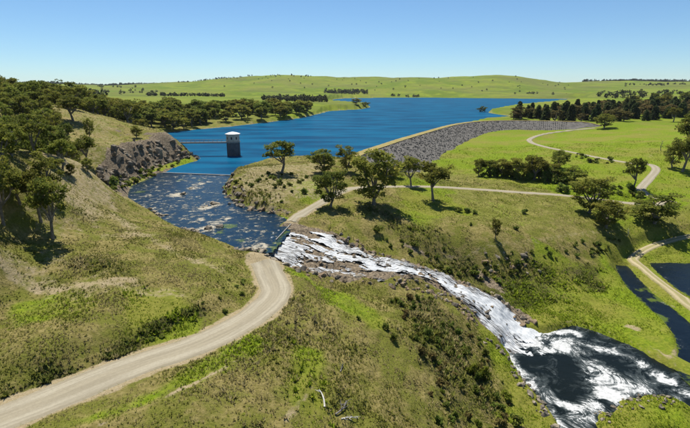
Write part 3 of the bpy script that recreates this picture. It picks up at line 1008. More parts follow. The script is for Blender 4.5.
rocks_along('boulders along the far side of the cascade', [(330,236,-2),(365,248,-4),(400,256,-6),(430,266,-8.5),(455,276,-11),(485,288,-13),(510,305,-16),(530,325,-19)], ('rust', 'pale', 'dark'), 130, 1.5, .75, 7, sink=.4)
rocks_along('dark wet rocks breaking the white water midway down', [(350,252,-3.3),(390,264,-5.4),(420,274,-7.8),(460,296,-11),(485,312,-14),(500,330,-17)], ('dark', 'dark', 'rust'), 150, 3.0, .6, 8, sink=.1)
rocks_along('rocks scattered on the bank left of the plunge pool', [(490,345,-17),(505,365,-19.6),(522,385,-19.8),(540,405,-19.8),(548,425,-19.6)], ('dark', 'pale'), 60, 1.2, .55, 9)
rocks_along('rocks on the wet islet below the plunge pool', [(605,420,-20),(620,406,-19.8),(645,398,-19.8),(675,405,-19.8)], ('dark', 'pale'), 60, 1.5, .42, 10)
rocks_along('outcrop on the scrubby gully slope below the terrace rim', [(480,262,-11),(500,255,-10),(520,262,-12),(540,262,-13)], ('rust', 'dark', 'pale'), 30, 2.0, .8, 11)
for lab, u, v, n_ in [('small pale rock shoal in the river nearest the left bank', 178, 195, 9), ('pale rock shoal in midstream below the weir', 198, 187, 10),
                  ('long pale rock shoal across the middle of the river', 208, 206, 14), ('largest pale rock shoal in the lower river', 210, 229, 20),
                  ('pale rock shoal hugging the grassy left bank', 158, 216, 9), ('small pale rocks by the headland river bank', 236, 204, 7), ('low pale rocks close above the near bank', 192, 233, 12)]:
    rocks_along(lab, [(u - 8, v + 1, RZ), (u, v, RZ), (u + 9, v - 2, RZ)], 'pale', n_, .8, .75, u, sink=-1.0, name='rock_shoal', tilt=.15)

# ------------------------------------------------------------------ dam
MAT_RIPRAP = plain('dam_riprap', (.17, .158, .14), (.10, .094, .086), .35, .95, .15, .9, .35)
MAT_CREST = plain('dam_crest_grass', (.30, .24, .10), (.20, .175, .06), .25, .95, .1, .4, .1)
dam = empty('dam', (float(CREST[20][0]), float(CREST[20][1]), 0))
tag(dam, 'long curved rockfill dam with a pale grassy crest', 'dam')
ox, oy = dam.location.x, dam.location.y
fineC = catmull(CREST, 1.6)
tx, ty = np.gradient(fineC[:, 0]), np.gradient(fineC[:, 1])
for _ in range(30):
    tx[1:-1] = (tx[:-2] + tx[1:-1] + tx[2:]) / 3
    ty[1:-1] = (ty[:-2] + ty[1:-1] + ty[2:]) / 3
L = np.hypot(tx, ty)
nx, ny = ty / L, -tx / L                   # towards the downstream side

def sweep(offs, name, mat, jitter, label=None):
    o_ = np.array(offs)
    X = fineC[:, 0:1] + nx[:, None] * o_[None, :, 0] - ox
    Y = fineC[:, 1:2] + ny[:, None] * o_[None, :, 0] - oy
    Z = np.broadcast_to(o_[None, :, 1], X.shape) + (fbm(X, Y, 2.4, 12, 3) - .5) * jitter - 5.5 * smooth((np.arange(len(fineC)) / len(fineC) - .90) / .1)[:, None]
    k = len(o_)
    n = len(fineC)
    ii = (np.arange(n - 1)[:, None] * k + np.arange(k - 1)[None, :]).ravel()
    F = np.stack([ii, ii + k, ii + k + 1, ii + 1], -1)
    ob = link(name, mesh_np(name, np.stack([X, Y, Z], -1).reshape(-1, 3), F, mat), dam)
    if label: ob['label'] = label
    return ob
fx_ = np.linspace(1.7, 42, 32)
sweep([(x, CREST_Z - .25 - (x - 1.7) / 2.1) for x in fx_], 'rock_face', MAT_RIPRAP, 1.3, 'dark grey rockfill face')
sweep([(x, CREST_Z - (x < -3.6) * (-x - 3.6) / 2.2) for x in (-7, -5, -3.6, -2.4, -1, 0.6, 1.9)], 'crest', MAT_CREST, .3)
sweep([(x, CREST_Z - .12 - (-x - 3.6) / 2.2) for x in (-24, -19, -14, -10, -6.7)], 'upstream_face', MAT_RIPRAP, .8)
# loose stones of the rockfill, too many to count
rs_ = np.random.default_rng(3)
base_v = []
for q_ in ROCKS['dark']:
    a_ = np.empty(len(q_.vertices) * 3)
    q_.vertices.foreach_get('co', a_)
    q_.calc_loop_triangles()
    t_ = np.empty(len(q_.loop_triangles) * 3, int)
    q_.loop_triangles.foreach_get('vertices', t_)
    base_v.append((a_.reshape(-1, 3), t_.reshape(-1, 3)))
VV, FF, off = [], [], 0
for _ in range(5200):
    i_ = int(rs_.integers(2, int(len(fineC) * .88)))
    x_ = rs_.uniform(2.0, 36)
    px_, py_ = fineC[i_, 0] + nx[i_] * x_, fineC[i_, 1] + ny[i_] * x_
    pz_ = CREST_Z - .25 - (x_ - 1.7) / 2.1
    if pz_ < float(ground(px_, py_)[0]) - .6:
        continue
    a_, t_ = base_v[int(rs_.integers(len(base_v)))]
    an = rs_.uniform(0, 6.28)
    s_ = rs_.uniform(.28, .62)
    rot_ = np.array([[math.cos(an), -math.sin(an), 0], [math.sin(an), math.cos(an), 0], [0, 0, 1]])
    VV.append(a_ @ rot_.T * s_ + np.array([px_ - ox, py_ - oy, pz_ + .1]))
    FF.append(t_ + off)
    off += len(a_)
ob = link('rockfill_stones', mesh_np('rockfill_stones', np.vstack(VV), np.vstack(FF), MAT_RIPRAP, False), dam)
ob['kind'] = 'stuff'

# ------------------------------------------------------------------ intake tower, footbridge, weir, ford kerb
MAT_CONC = plain('grey_concrete', (.30, .29, .27), (.20, .195, .185), .6, .9, .2, .2, .03)
MAT_PALE = plain('pale_concrete', (.55, .53, .48), (.42, .40, .36), 1.0)
MAT_SHAFT = plain('dark_concrete', (.13, .13, .135), (.075, .08, .09), .5, .9, .2, .2, .03)  # darker grey than the other concrete, mottled at random
MAT_WALL = plain('cream_render', (.50, .44, .36), (.40, .35, .29), .8, .85, .2)
MAT_WHITE = plain('white_roof_paint', (.66, .66, .65), (.58, .58, .57), .7, .6, .3)
MAT_GLASS = plain('dark_window_glass', (.02, .025, .03), (.03, .035, .04), 1, .15, .5)
MAT_STEEL = plain('galvanised_steel', (.34, .35, .36), (.26, .27, .28), 2, .5, .4)

def lathe(bm, prof, n, rot=0.0):
    rings = []
    for r_, z_ in prof:
        rings.append([bm.verts.new((r_ * math.cos(rot + 6.28318 * i / n), r_ * math.sin(rot + 6.28318 * i / n), z_)) for i in range(n)])
    for a, b in zip(rings[:-1], rings[1:]):
        for i in range(n):
            bm.faces.new((a[i], a[(i + 1) % n], b[(i + 1) % n], b[i]))
    bm.faces.new(rings[-1])
    bm.faces.new(rings[0][::-1])

def box(bm, cx, cy, cz, sx, sy, sz, rot=None):
    mtx = Matrix.Translation((cx, cy, cz)) @ (rot if rot else Matrix.Identity(4)) @ Matrix.Diagonal((sx, sy, sz, 1))
    bmesh.ops.create_cube(bm, size=1.0, matrix=mtx)

def bar(bm, a, b, w, h=None):
    a, b = Vector(a), Vector(b)
    d = b - a
    q = d.to_track_quat('X', 'Z').to_matrix().to_4x4()
    box(bm, *((a + b) / 2), d.length, w, h or w, q)

def obm(name, fn, mat, parent, smooth_=False):
    bm = bmesh.new()
    fn(bm)
    bmesh.ops.recalc_face_normals(bm, faces=bm.faces)
    me = bpy.data.meshes.new(name)
    bm.to_mesh(me)
    bm.free()
    me.materials.append(mat)
    if smooth_:
        me.shade_smooth()
    return link(name, me, parent)

txy = P(234, 155.5, 0)
tower = empty('intake_tower', (txy[0], txy[1], 0))
tag(tower, 'octagonal concrete intake tower with a white roof standing in the lake', 'tower')
OCT = math.pi / 8
obm('shaft', lambda bm: lathe(bm, [(3.35, -3.2), (3.3, 7.2)], 24), MAT_SHAFT, tower)
obm('platform', lambda bm: lathe(bm, [(3.3, 6.9), (4.0, 7.4), (4.0, 7.75)], 8, OCT), MAT_CONC, tower)
wall = obm('chamber_wall', lambda bm: lathe(bm, [(3.6, 7.75), (3.6, 11.6)], 8, OCT), MAT_WALL, tower)
obm('roof', lambda bm: lathe(bm, [(3.7, 11.6), (4.25, 11.65), (4.25, 11.95), (2.6, 12.55), (.5, 13.0)], 8, OCT), MAT_WHITE, tower)
for i in range(8):
    a = i * math.pi / 4
    rr = 3.6 * math.cos(OCT)
    rot = Matrix.Rotation(a, 4, 'Z')
    wf = obm('window', lambda bm: box(bm, *(Vector((math.cos(a), math.sin(a), 0)) * (rr + .02) + Vector((0, 0, 9.7))), .14, 1.15, 1.75, rot), MAT_WHITE, tower)
    obm('pane', lambda bm: box(bm, *(Vector((math.cos(a), math.sin(a), 0)) * (rr + .06) + Vector((0, 0, 9.7))), .10, .9, 1.5, rot), MAT_GLASS, wf)
for i in range(8):
    a = OCT + i * math.pi / 4
    obm('rib', lambda bm: box(bm, *(Vector((math.cos(a), math.sin(a), 0)) * 3.4 + Vector((0, 0, 3.4))), .4, .5, 7.0, Matrix.Rotation(a, 4, 'Z')), MAT_SHAFT, tower)

bx, by = P(164, 141.6, 8.0)
A = Vector((bx, by, 7.5))
B = Vector((txy[0] - 3.8, txy[1], 7.5))
br = empty('footbridge', (A.x, A.y, 0))
tag(br, 'thin steel footbridge joining the intake tower to the left bank', 'bridge')
d = (B - A)
Ld = d.length
d.normalize()
sd = Vector((-d.y, d.x, 0)) * .75
o0 = Vector((A.x, A.y, 0))
a0, b0 = A - o0, B - o0
obm('deck', lambda bm: bar(bm, a0, b0, 1.6, .18), MAT_CONC, br)
for s_ in (-1, 1):
    obm('girder', lambda bm: bar(bm, a0 + sd * s_ - Vector((0, 0, .45)), b0 + sd * s_ - Vector((0, 0, .45)), .2, .6), MAT_STEEL, br)
    obm('handrail', lambda bm: bar(bm, a0 + sd * s_ + Vector((0, 0, 1.25)), b0 + sd * s_ + Vector((0, 0, 1.25)), .12), MAT_STEEL, br)
    for i in range(15):
        p = a0 + d * (Ld * (i + .02) / 14.05) + sd * s_
        obm('post', lambda bm: bar(bm, p, p + Vector((0, 0, 1.25)), .1), MAT_STEEL, br)
obm('abutment', lambda bm: box(bm, a0.x - .6, a0.y, 5.6, 2.4, 2.6, 3.6), MAT_CONC, br)

w0, w1_ = P(163, 172.6, 0), P(231, 175.2, 0)
wr = empty('weir', ((w0[0] + w1_[0]) / 2, (w0[1] + w1_[1]) / 2, -.6))
tag(wr, 'thin pale concrete weir across the mouth of the lake', 'weir')
ca = (Vector((*w0, 0)) - wr.location)
cb = (Vector((*w1_, 0)) - wr.location)
ca.z = cb.z = .2
obm('sill', lambda bm: bar(bm, ca, cb, .7, .9), MAT_CONC, wr)
cap = obm('sill_cap', lambda bm: bar(bm, ca + Vector((0, 0, .48)), cb + Vector((0, 0, .5)), .35, .1), MAT_PALE, wr)

k0, k1 = P(276, 241, -.3), P(291, 225, -.2)
kb = empty('ford_kerb', (k0[0], k0[1], -.8))
tag(kb, 'low pale concrete kerb along the flooded ford', 'kerb')
cA = Vector((0, 0, .55))
cB = Vector((k1[0] - k0[0], k1[1] - k0[1], .65))
for i in range(8):
    pa, pb = cA.lerp(cB, i / 8 + .004), cA.lerp(cB, (i + 1) / 8 - .004)
    obm('kerb_block', lambda bm: bar(bm, pa, pb, .24, .7), MAT_CONC, kb)

# ------------------------------------------------------------------ plants: builders
MAT_GUM = leafmat('gum_leaves', ((0.0934, 0.1149, 0.0181), (0.1946, 0.2101, 0.0332), (0.3036, 0.2593, 0.0513)), .5)
MAT_OLIVE = leafmat('olive_leaves', ((0.0855, 0.1113, 0.0160), (0.1740, 0.2011, 0.0320), (0.2432, 0.2398, 0.0611)), .5)
MAT_PINE = leafmat('pine_needles', ((0.0390, 0.0600, 0.0192), (0.0728, 0.1020, 0.0288), (0.0975, 0.1080, 0.0336)), .3)
MAT_RUSSET = leafmat('russet_leaves', ((0.0900, 0.0816, 0.0240), (0.1560, 0.1320, 0.0408), (0.2040, 0.1440, 0.0480)), .35)
MAT_LIME = leafmat('bright_leaves', ((.085, .120, .010), (.140, .180, .016), (.16, .19, .03)), .40)
MAT_SHRUB = leafmat('shrub_leaves', ((0.0751, 0.1137, 0.0179), (0.1609, 0.2194, 0.0325), (0.2234, 0.2132, 0.0569)), .45)
MAT_BARK = plain('gum_bark', (.25, .22, .185), (.11, .095, .078), 2.0, .95, .1, .5, .05)
MAT_DEAD = plain('bleached_wood', (.62, .59, .54), (.40, .38, .35), 3.0, .9, .1, .5, .03)
MAT_GREYWOOD = plain('grey_deadwood', (.22, .205, .19), (.11, .10, .095), 3.0, .95, .1, .5, .03)

def quads(cent, size, rs, updown=.55):
    """leaf sprays: one bent quad per centre, random orientation"""
    n = len(cent)
    a = rs.normal(size=(n, 3))
    a /= np.linalg.norm(a, axis=1)[:, None]
    b = rs.normal(size=(n, 3))
    b[:, 2] *= updown
    b -= a * np.sum(a * b, 1)[:, None]
    b /= np.linalg.norm(b, axis=1)[:, None] + 1e-9
    s = size[:, None]
    V = np.stack([cent - a * s * .5 - b * s * .30, cent + a * s * .5 - b * s * .34, cent + a * s * .55 + b * s * .3, cent - a * s * .45 + b * s * .34], 1)
    return V.reshape(-1, 3), np.arange(4 * n).reshape(-1, 4)

def tube_rings(pts, rad, sides=6):
    V, F = [], []
    pts = [Vector(p) for p in pts]
    for i, p in enumerate(pts):
        t = (pts[min(i + 1, len(pts) - 1)] - pts[max(i - 1, 0)]).normalized()
        q = t.to_track_quat('Z', 'X')
        for j in range(sides):
            an = 6.28318 * j / sides
            V.append(p + q @ Vector((math.cos(an) * rad[i], math.sin(an) * rad[i], 0)))
    for i in range(len(pts) - 1):
        for j in range(sides):
            F.append((i * sides + j, i * sides + (j + 1) % sides, (i + 1) * sides + (j + 1) % sides, (i + 1) * sides + j))
    return V, F

def tubes(list_of, sides=6):
    V, F = [], []
    for pts, rad in list_of:
        v, f = tube_rings(pts, rad, sides)
        k = len(V)
        V += v
        F += [tuple(i + k for i in q) for q in f]
    return np.array([tuple(v) for v in V]), np.array(F)

def curve_pts(a, b, bend, n, r):
    a, b = Vector(a), Vector(b)
    o = Vector((r.gauss(0, bend), r.gauss(0, bend), abs(r.gauss(0, bend)) * .6))
    return [a.lerp(b, i / (n - 1)) + o * math.sin(math.pi * i / (n - 1)) for i in range(n)]

def leaf_mesh(name, cent, size, tint, rs, mat):
    V, F = quads(cent, size, rs)
    me = mesh_np(name, V, F, mat, False)
    vattr(me, 'tint', np.repeat(tint, 4, axis=0))
    return me

def gum(seed, leaf_mat, nclump=46, per=95, leaf=.36, fork=.30, shape='dome'):
    """a spreading gum about 10 high and 8 across; returns trunk mesh, crown mesh"""
    r = random.Random(seed)
    rs = np.random.default_rng(seed)
    T = []
    fz = 10 * fork * r.uniform(.8, 1.15)
    base = (0, 0, -.5)
    top = (r.gauss(0, .35), r.gauss(0, .35), fz)
    T.append((curve_pts(base, top, .12, 5, r), [.42, .33, .29, .27, .25]))
    tips = []
    nl = r.choice([4, 5, 5, 6])
    a0 = r.uniform(0, 6.28)
    for i in range(nl):
        a = a0 + 6.283 * i / nl + r.gauss(0, .25)
        rad = r.uniform(1.4, 2.9) if i else r.uniform(.2, .8)
        e = (math.cos(a) * rad, math.sin(a) * rad, r.uniform(5.6, 7.8) if i else 8.2)
        pts = curve_pts(top, e, .45, 6, r)
        T.append((pts, [.22, .18, .15, .12, .09, .06]))
        for j in range(r.choice([3, 4, 5])):
            k = r.choice([2, 3, 4, 5])
            p = pts[k]
            aa = a + r.gauss(0, .9)
            q = (p[0] + math.cos(aa) * r.uniform(.7, 1.7), p[1] + math.sin(aa) * r.uniform(.7, 1.7), p[2] + r.uniform(.3, 1.9))
            T.append((curve_pts(p, q, .2, 4, r), [.08, .06, .045, .03]))
            tips.append(q)
        tips.append(e)
    cl = []
    for q in tips:
        cl.append((q[0] + r.gauss(0, .3), q[1] + r.gauss(0, .3), min(q[2] + r.uniform(0, .5), 9.4), r.uniform(.75, 1.25)))
    while len(cl) < nclump:
        a = r.uniform(0, 6.283)
        if shape == 'dome':
            z = r.uniform(.0, 1) ** .8
            rr = math.sqrt(max(0, 1 - z * z)) * r.uniform(.72, 1.0)
            c = (math.cos(a) * rr * 3.5, math.sin(a) * rr * 3.5, 4.9 + z * 4.3)
        else:
            z = r.uniform(-1, 1)
            rr = math.sqrt(max(0, 1 - z * z)) * r.uniform(.55, 1.0)
            c = (math.cos(a) * rr * 3.4, math.sin(a) * rr * 3.4, 5.4 + z * 3.8)
        cl.append((*c, r.uniform(.6, 1.15)))
    cents, sizes, tint = [], [], []
    for (x, y, z, cr) in cl:
        n = int(per * cr * cr * r.uniform(.55, 1.25))
        v = rs.normal(size=(n, 3))
        v /= np.linalg.norm(v, axis=1)[:, None]
        v *= (rs.uniform(.15, 1, n) ** .5)[:, None] * cr
        v[:, 2] *= .62
        cents.append(v + np.array([x, y, z]))
        sizes.append(leaf * rs.uniform(.55, 1.3, n))
        ct = r.random()
        tint.append(np.stack([np.clip(ct + rs.normal(0, .18, n), 0, 1), rs.uniform(0, 1, n) * (.6 + .4 * ct), np.zeros(n)], -1))
    tv, tf = tubes(T)
    tm = mesh_np('trunk', tv, tf, MAT_BARK)
    return tm, leaf_mesh('crown', np.vstack(cents), np.concatenate(sizes), np.vstack(tint), rs, leaf_mat)

def conifer(seed, mat, n=2600, leaf=.42, r0=2.4, power=.85):
    r = random.Random(seed)
    rs = np.random.default_rng(seed)
    tv, tf = tubes([([(0, 0, -.5), (.05, 0, 3), (0, .05, 6.5), (0, 0, 9.7)], [.26, .2, .12, .03])])
    tm = mesh_np('trunk', tv, tf, MAT_BARK)
    cents = []
    tint = []
    z = .9
    while z < 9.8:
        f = (1 - (z - .9) / 9.2) ** power
        for b in range(r.choice([5, 6, 7])):
            a = r.uniform(0, 6.283)
            R_ = r0 * f * r.uniform(.7, 1.15) + .2
            k = max(4, int(n * .012 * (f + .15)))
            t = rs.uniform(.1, 1, k) ** .7
            c = np.stack([np.cos(a) * R_ * t, np.sin(a) * R_ * t, z - .35 * t * R_ * .6 + 0 * t], -1) + rs.normal(0, .16, (k, 3))
            cents.append(c)
            tint.append(np.stack([np.clip(r.random() + rs.normal(0, .15, k), 0, 1), rs.uniform(0, .9, k), 0 * t], -1))
        z += .34 + .1 * f
    cents = np.vstack(cents)
    return tm, leaf_mesh('crown', cents, leaf * rs.uniform(.6, 1.3, len(cents)), np.vstack(tint), rs, mat)

def bush(seed, mat, nclump=9, per=55, leaf=.16):
    """low shrub about 1 high and 1.6 across"""
    r = random.Random(seed)
    rs = np.random.default_rng(seed)
    T, cents, tint, sizes = [], [], [], []
    for i in range(nclump):
        a = r.uniform(0, 6.283)
        d = r.uniform(0, .62)
        z = r.uniform(.22, .78) * (1 - d * .45)
        c = (math.cos(a) * d, math.sin(a) * d, z)
        if i < 5:
            T.append((curve_pts((0, 0, -.15), c, .05, 3, r), [.035, .025, .012]))
        n = per
        v = rs.normal(size=(n, 3))
        v /= np.linalg.norm(v, axis=1)[:, None]
        v *= (rs.uniform(.1, 1, n) ** .5)[:, None] * r.uniform(.20, .36)
        cents.append(v + np.array(c))
        ct = r.random()
        tint.append(np.stack([np.clip(ct + rs.normal(0, .18, n), 0, 1), rs.uniform(0, 1, n), np.zeros(n)], -1))
        sizes.append(leaf * rs.uniform(.6, 1.3, n))
    tv, tf = tubes(T, 4)
    c = np.vstack(cents)
    c[:, 2] = np.maximum(c[:, 2], .02)
    return mesh_np('stem', tv, tf, MAT_BARK), leaf_mesh('foliage', c, np.concatenate(sizes), np.vstack(tint), rs, mat)

GUMS = [gum(11 + i, MAT_GUM, 56, 74, .33) for i in range(5)]
ROUND = [gum(31 + i, MAT_GUM, 74, 74, .33, .18, 'round') for i in range(3)]
WOOD = [gum(51 + i, MAT_OLIVE if i % 2 else MAT_GUM, 58, 60, .36, .18, 'round') for i in range(5)]
FARW = [gum(71 + i, MAT_OLIVE if i % 2 else MAT_GUM, 50, 32, .60, .14, 'round') for i in range(4)]
LIMEW = [gum(81, MAT_LIME, 44, 32, .58, .12, 'round')]
RUSSET = [gum(91 + i, MAT_RUSSET, 50, 32, .58, .14, 'round') for i in range(2)]
PINES = [conifer(101 + i, MAT_PINE, 1900, .62, 3.0, .5) for i in range(3)]
BUSH = [bush(121 + i, MAT_SHRUB) for i in range(5)]
BUSHR = [bush(141 + i, MAT_RUSSET if i else MAT_OLIVE) for i in range(3)]
BUSHG = [bush(131 + i, MAT_LIME) for i in range(2)]

def depth_of(x, y, z):
    return y * CP + (CAM_H - z) * SP

def plant(name, kind, x, y, z, sxy, sz, label, cat, group=None, parts=('trunk', 'crown'), r=random):
    o = empty(name, (x, y, z), r.uniform(0, 6.283))
    o.scale = (sxy, sxy, sz)
    for nm, me in zip(parts, kind):
        link(nm, me, o)
    return tag(o, label, cat, group)

def tree_px(u, vb, vt, w, kind, label, name='gum_tree', group=None):
    x, y, z = sight(u, vb)
    dp = depth_of(x, y, z)
    h = (vb - vt) / FPX * dp * 1.03
    return plant(name, kind, x, y, z - .05 * h / 10, 1.12 * w / FPX * dp / 7.6, h / 9.9, label, 'tree', group)

g, q, wd = GUMS, ROUND, WOOD
for (u, vb, vt, w, kind, label) in [
  (53,239,177,34,g[0],'gum tree with a clean shadow standing nearest on the left hillside'),
  (41,222,170,31,g[1],'gum tree just behind the nearest hillside gum'),
  (4,226,160,34,g[2],'broad gum cut by the left picture edge'),
  (20,205,172,26,g[3],'gum between the edge tree and the pair on the left slope'),
  (90,138,118.5,9,q[0],'slender lone tree on the bare dry ridge'),
  (137,138,126,11,q[1],'small tree low on the ridge above the dark cliff'),
  (62,169,140,22,g[4],'gum among the group on the dry slope below the ridge'),
  (86,166,136,21,g[1],'gum on the dry slope just left of the dark cliff'),
  (73,121,96,26,g[3],'leaning gum on the crest where the wood ends'),
  (50,190,152,28,wd[1],'dark tree on the left slope above the hillside pair'),
  (72,178,164,10,q[2],'small low tree on the dry slope near the cliff'),
  (88,172,158,9,q[0],'small bushy tree directly left of the cliff top'),
  (281,173,141,29,g[0],'domed open-crowned gum alone on the lakeside headland'),
  (323,174,149.5,27,q[0],'dense dark tree beside the lakeside headland track'),
  (347,172,146,21,q[1],'upright dark tree at the near end of the dam'),
  (331,207,170,30,q[2],'round tree in the bend of the road above the falls'),
  (374,205,150,47,q[0],'biggest gum with brownish crown and wide shadow by the road'),
  (411,186,157,20,g[2],'gum on the far side of the road below the dam face'),
  (433,201,163,29,g[4],'twin-stemmed gum right of the biggest gum'),
  (395,177,160,16,q[1],'dark tree tucked behind the biggest gum'),
  (479,177,158.5,13,q[2],'thin tree at the left end of the field row'),
  (489,177,160,17,g[1],'second tree from the left in the field row'),
  (501,177,159,21,q[0],'third tree from the left in the field row'),
  (516,179,158,25,q[1],'largest tree in the middle of the field row'),
  (533,180,156,25,g[3],'tall tree right of the middle of the field row'),
  (548,180,163,22,q[2],'low tree in the right half of the field row'),
  (559,168,150,18,q[0],'round tree standing behind the field row'),
  (572,183,167,24,q[1],'low tree at the right end of the field row'),
  (589,213,177,34,q[2],'large dark tree in the clump by the road bend'),
  (606,228,200,32,q[0],'dark tree at the foot of the clump by the road bend'),
  (654,224,194,42,q[1],'wide dark tree on the terrace edge to the right'),
  (632,189,158,18,g[0],'lone lollipop gum beside the loop track'),
  (495,239,218,9,q[2],'small dark lone tree on the open terrace'),
  (604,128.5,114,17,q[0],'round tree standing on the far end of the dam'),
  (673,122,108,12,g[2],'tall thin tree at the field corner on the right'),
  (682,172,136,26,g[1],'grey-green gum at the right edge of the field'),
  (672,168,146,16,q[2],'small tree beside the gum on the right field edge'),
  (690,158,112,30,g[3],'tall gum leaving the picture at the right edge'),
  (482,113.5,106.5,8,LIMEW[0],'bright green bush tree standing by the lake spit'),
  (356,104.5,98.5,9,q[0],'dark tree on the low peninsula in the lake'),
  (365,107,103,8,LIMEW[0],'pale green tree at the tip of the peninsula'),
]:
    tree_px(u, vb, vt, w, kind, label)

# bare dead trees
def dead_tree(seed):
    r = random.Random(seed)
    T = []
    top = Vector((r.gauss(0, .4), r.gauss(0, .4), 7.5))
    main = curve_pts((0, 0, -.3), top, .4, 6, r)
    T.append((main, [.3, .24, .19, .14, .09, .05]))
    for i in range(14):
        p = main[r.choice([2, 3, 4, 5])]
        a = r.uniform(0, 6.283)
        e = p + Vector((math.cos(a) * r.uniform(.8, 2.2), math.sin(a) * r.uniform(.8, 2.2), r.uniform(.6, 2.6)))
        br_ = curve_pts(p, e, .25, 4, r)
        T.append((br_, [.1, .075, .05, .025]))
        for j in range(2):
            p2 = br_[r.choice([1, 2])]
            e2 = p2 + Vector((r.gauss(0, .7), r.gauss(0, .7), r.uniform(.2, 1.2)))
            T.append((curve_pts(p2, e2, .1, 3, r), [.04, .03, .015]))
    v, f = tubes(T, 5)
    return v, f
for (u, v, h_, label, sd_) in [(661,151,5.5,'bare grey dead tree left of the right-hand field gums',3), (627,237,2.6,'small bleached dead tree on the slope under the terrace',5)]:
    x, y, z = sight(u, v)
    vv, ff = dead_tree(sd_)
    o = link('dead_tree', mesh_np('dead_tree', vv * h_ / 8, ff, MAT_GREYWOOD if h_ > 3 else MAT_DEAD))
    o.location = (x, y, z)
    tag(o, label, 'dead tree')

# fallen timber on the near slope
def log(label, u, v, L, ang, rad, mat, seed, limbs=4, up=.25):
    r = random.Random(seed)
    x, y, z = sight(u, v)
    dx, dy = math.cos(ang) * L / 2, math.sin(ang) * L / 2
    za, zb = float(ground(x - dx, y - dy)[0]) - z, float(ground(x + dx, y + dy)[0]) - z
    pts = curve_pts((-dx, -dy, za + rad), (dx, dy, zb + rad + up), L * .05, 6, r)
    root = empty('fallen_log', (x, y, z))
    tag(root, label, 'log')
    vv, ff = tubes([(pts, [rad * k for k in (1, .95, .85, .75, .6, .4)])], 7)
    link('stem', mesh_np('stem', vv, ff, mat), root)
    for i in range(limbs):
        p = pts[r.choice([1, 2, 3, 4])]
        e = p + Vector((r.gauss(0, L * .22), r.gauss(0, L * .22), r.uniform(.15, .8)))
        vv, ff = tubes([(curve_pts(p, e, .12, 4, r), [rad * .5, rad * .4, rad * .28, rad * .12])], 5)
        link('branch', mesh_np('branch', vv, ff, mat), root)
log('white bleached log lying on the slope at the bottom', 322, 402, 2.6, R(108), .13, MAT_DEAD, 1, 2)
log('grey fallen branch heap right of the white log', 341, 411, 2.8, R(60), .12, MAT_GREYWOOD, 2, 9)
log('pale broken branches lowest on the near slope', 349, 422, 2.2, R(25), .09, MAT_DEAD, 3, 7)
log('dark dead branch higher up the near slope', 342, 370, 1.7, R(75), .09, MAT_GREYWOOD, 4, 6)

# ------------------------------------------------------------------ woods
def scatter(pg, n, sep, seed, ok=None):
    r = random.Random(seed)
    lo, hi = pg.min(0), pg.max(0)
    out = []
    tries = 0
    while len(out) < n and tries < n * 60:
        tries += 1
        x, y = r.uniform(lo[0], hi[0]), r.uniform(lo[1], hi[1])
        if not inside(np.array([x]), np.array([y]), pg)[0]:
            continue
        if any((x - a) ** 2 + (y - b) ** 2 < sep * sep for a, b in out):
            continue
        if sdf(np.array([x]), np.array([y]), LAKE)[0] < 2 or (ok and not ok(x, y)):
            continue
        out.append((x, y))
    return out

def visible(x, y, h_=9):
    """does the top of a plant here clear the ground in front and lie in the frame"""
    z = float(ground(x, y)[0])
    dp = depth_of(x, y, z)
    if abs(x / dp) > .82:
        return False
    t = np.linspace(.15, .97, 60)
    g_ = ground(x * t, y * t)
    return bool(np.all(CAM_H + (z + h_ - CAM_H) * t > g_))

def wood(pts, kinds, hgt, wid, name, label, group, seed):
    r = random.Random(seed)
    for x, y in pts:
        if not visible(x, y):
            continue
        z = float(ground(x, y)[0])
        h_ = hgt * r.uniform(.7, 1.25)
        plant(name, r.choice(kinds), x, y, z - .1, wid * h_ / hgt * r.uniform(.85, 1.2) / 7.6, h_ / 9.9, label, 'tree', group, r=r)

HILLW = np.array([(-139,266),(-150,240),(-153,212),(-186,172),(-340,190),(-380,430),(-215,425),(-182,352),(-176,326),(-128,297)])
hp = scatter(HILLW, 300, 6.8, 5)
wood(hp, WOOD, 12.5, 13, 'gum_tree', 'olive gum in the dense wood covering the left hilltop', 'gums of the left hilltop wood', 3)
MIDW = np.array([P(u, v_, z) for u, v_, z in [(0,103,29),(40,101,29.5),(62,108,28),(68,122,25),(70,140,21),(58,160,18),(42,176,16),(0,170,20)]])
wood(scatter(MIDW, 60, 6.3, 18), WOOD, 8.8, 7.4, 'gum_tree', 'gum scattered over the grassy left slope in front of the hilltop wood', 'gums of the left slope', 14)
SHOREW = np.array([P(u, v, 3) for u, v in [(60,131),(160,131.5),(200,127.5),(230,124.5),(270,120.3),(318,112.8),(312,111.6),(262,115),(215,117),(170,118),(120,118),(60,120)]])
wood(scatter(SHOREW, 125, 9.0, 6), FARW, 14, 16, 'gum_tree', 'gum in the wooded strip along the far left lake shore', 'gums along the far left shore', 5)
wood(scatter(SHOREW, 7, 25.0, 16), LIMEW, 7, 9, 'willow_tree', 'bright green tree among the dark far shore gums', 'bright trees on the far left shore', 6)
PINEW = np.array([P(u, v, 5) for u, v in [(506,118.8),(524,115.5),(560,112.5),(610,111.5),(700,112),(700,118),(640,121.6),(600,120.2),(545,119.2)]])
pp = scatter(PINEW, 170, 7.5, 9, lambda x, y: dist_line(np.array([x]), np.array([y]), CREST)[0] > 9)
wood(pp[:95], PINES, 14.5, 11, 'pine_tree', 'dark pine in the plantation behind the right end of the dam', 'pines behind the dam', 7)
wood(pp[95:], RUSSET, 11.5, 14, 'russet_tree', 'russet broadleaf tree mixed into the pine plantation', 'russet trees behind the dam', 8)
RIGHTW = np.array([P(u, v, 8) for u, v in [(636,112),(690,110),(720,118),(720,103.5),(660,103.5),(615,105.5)]])
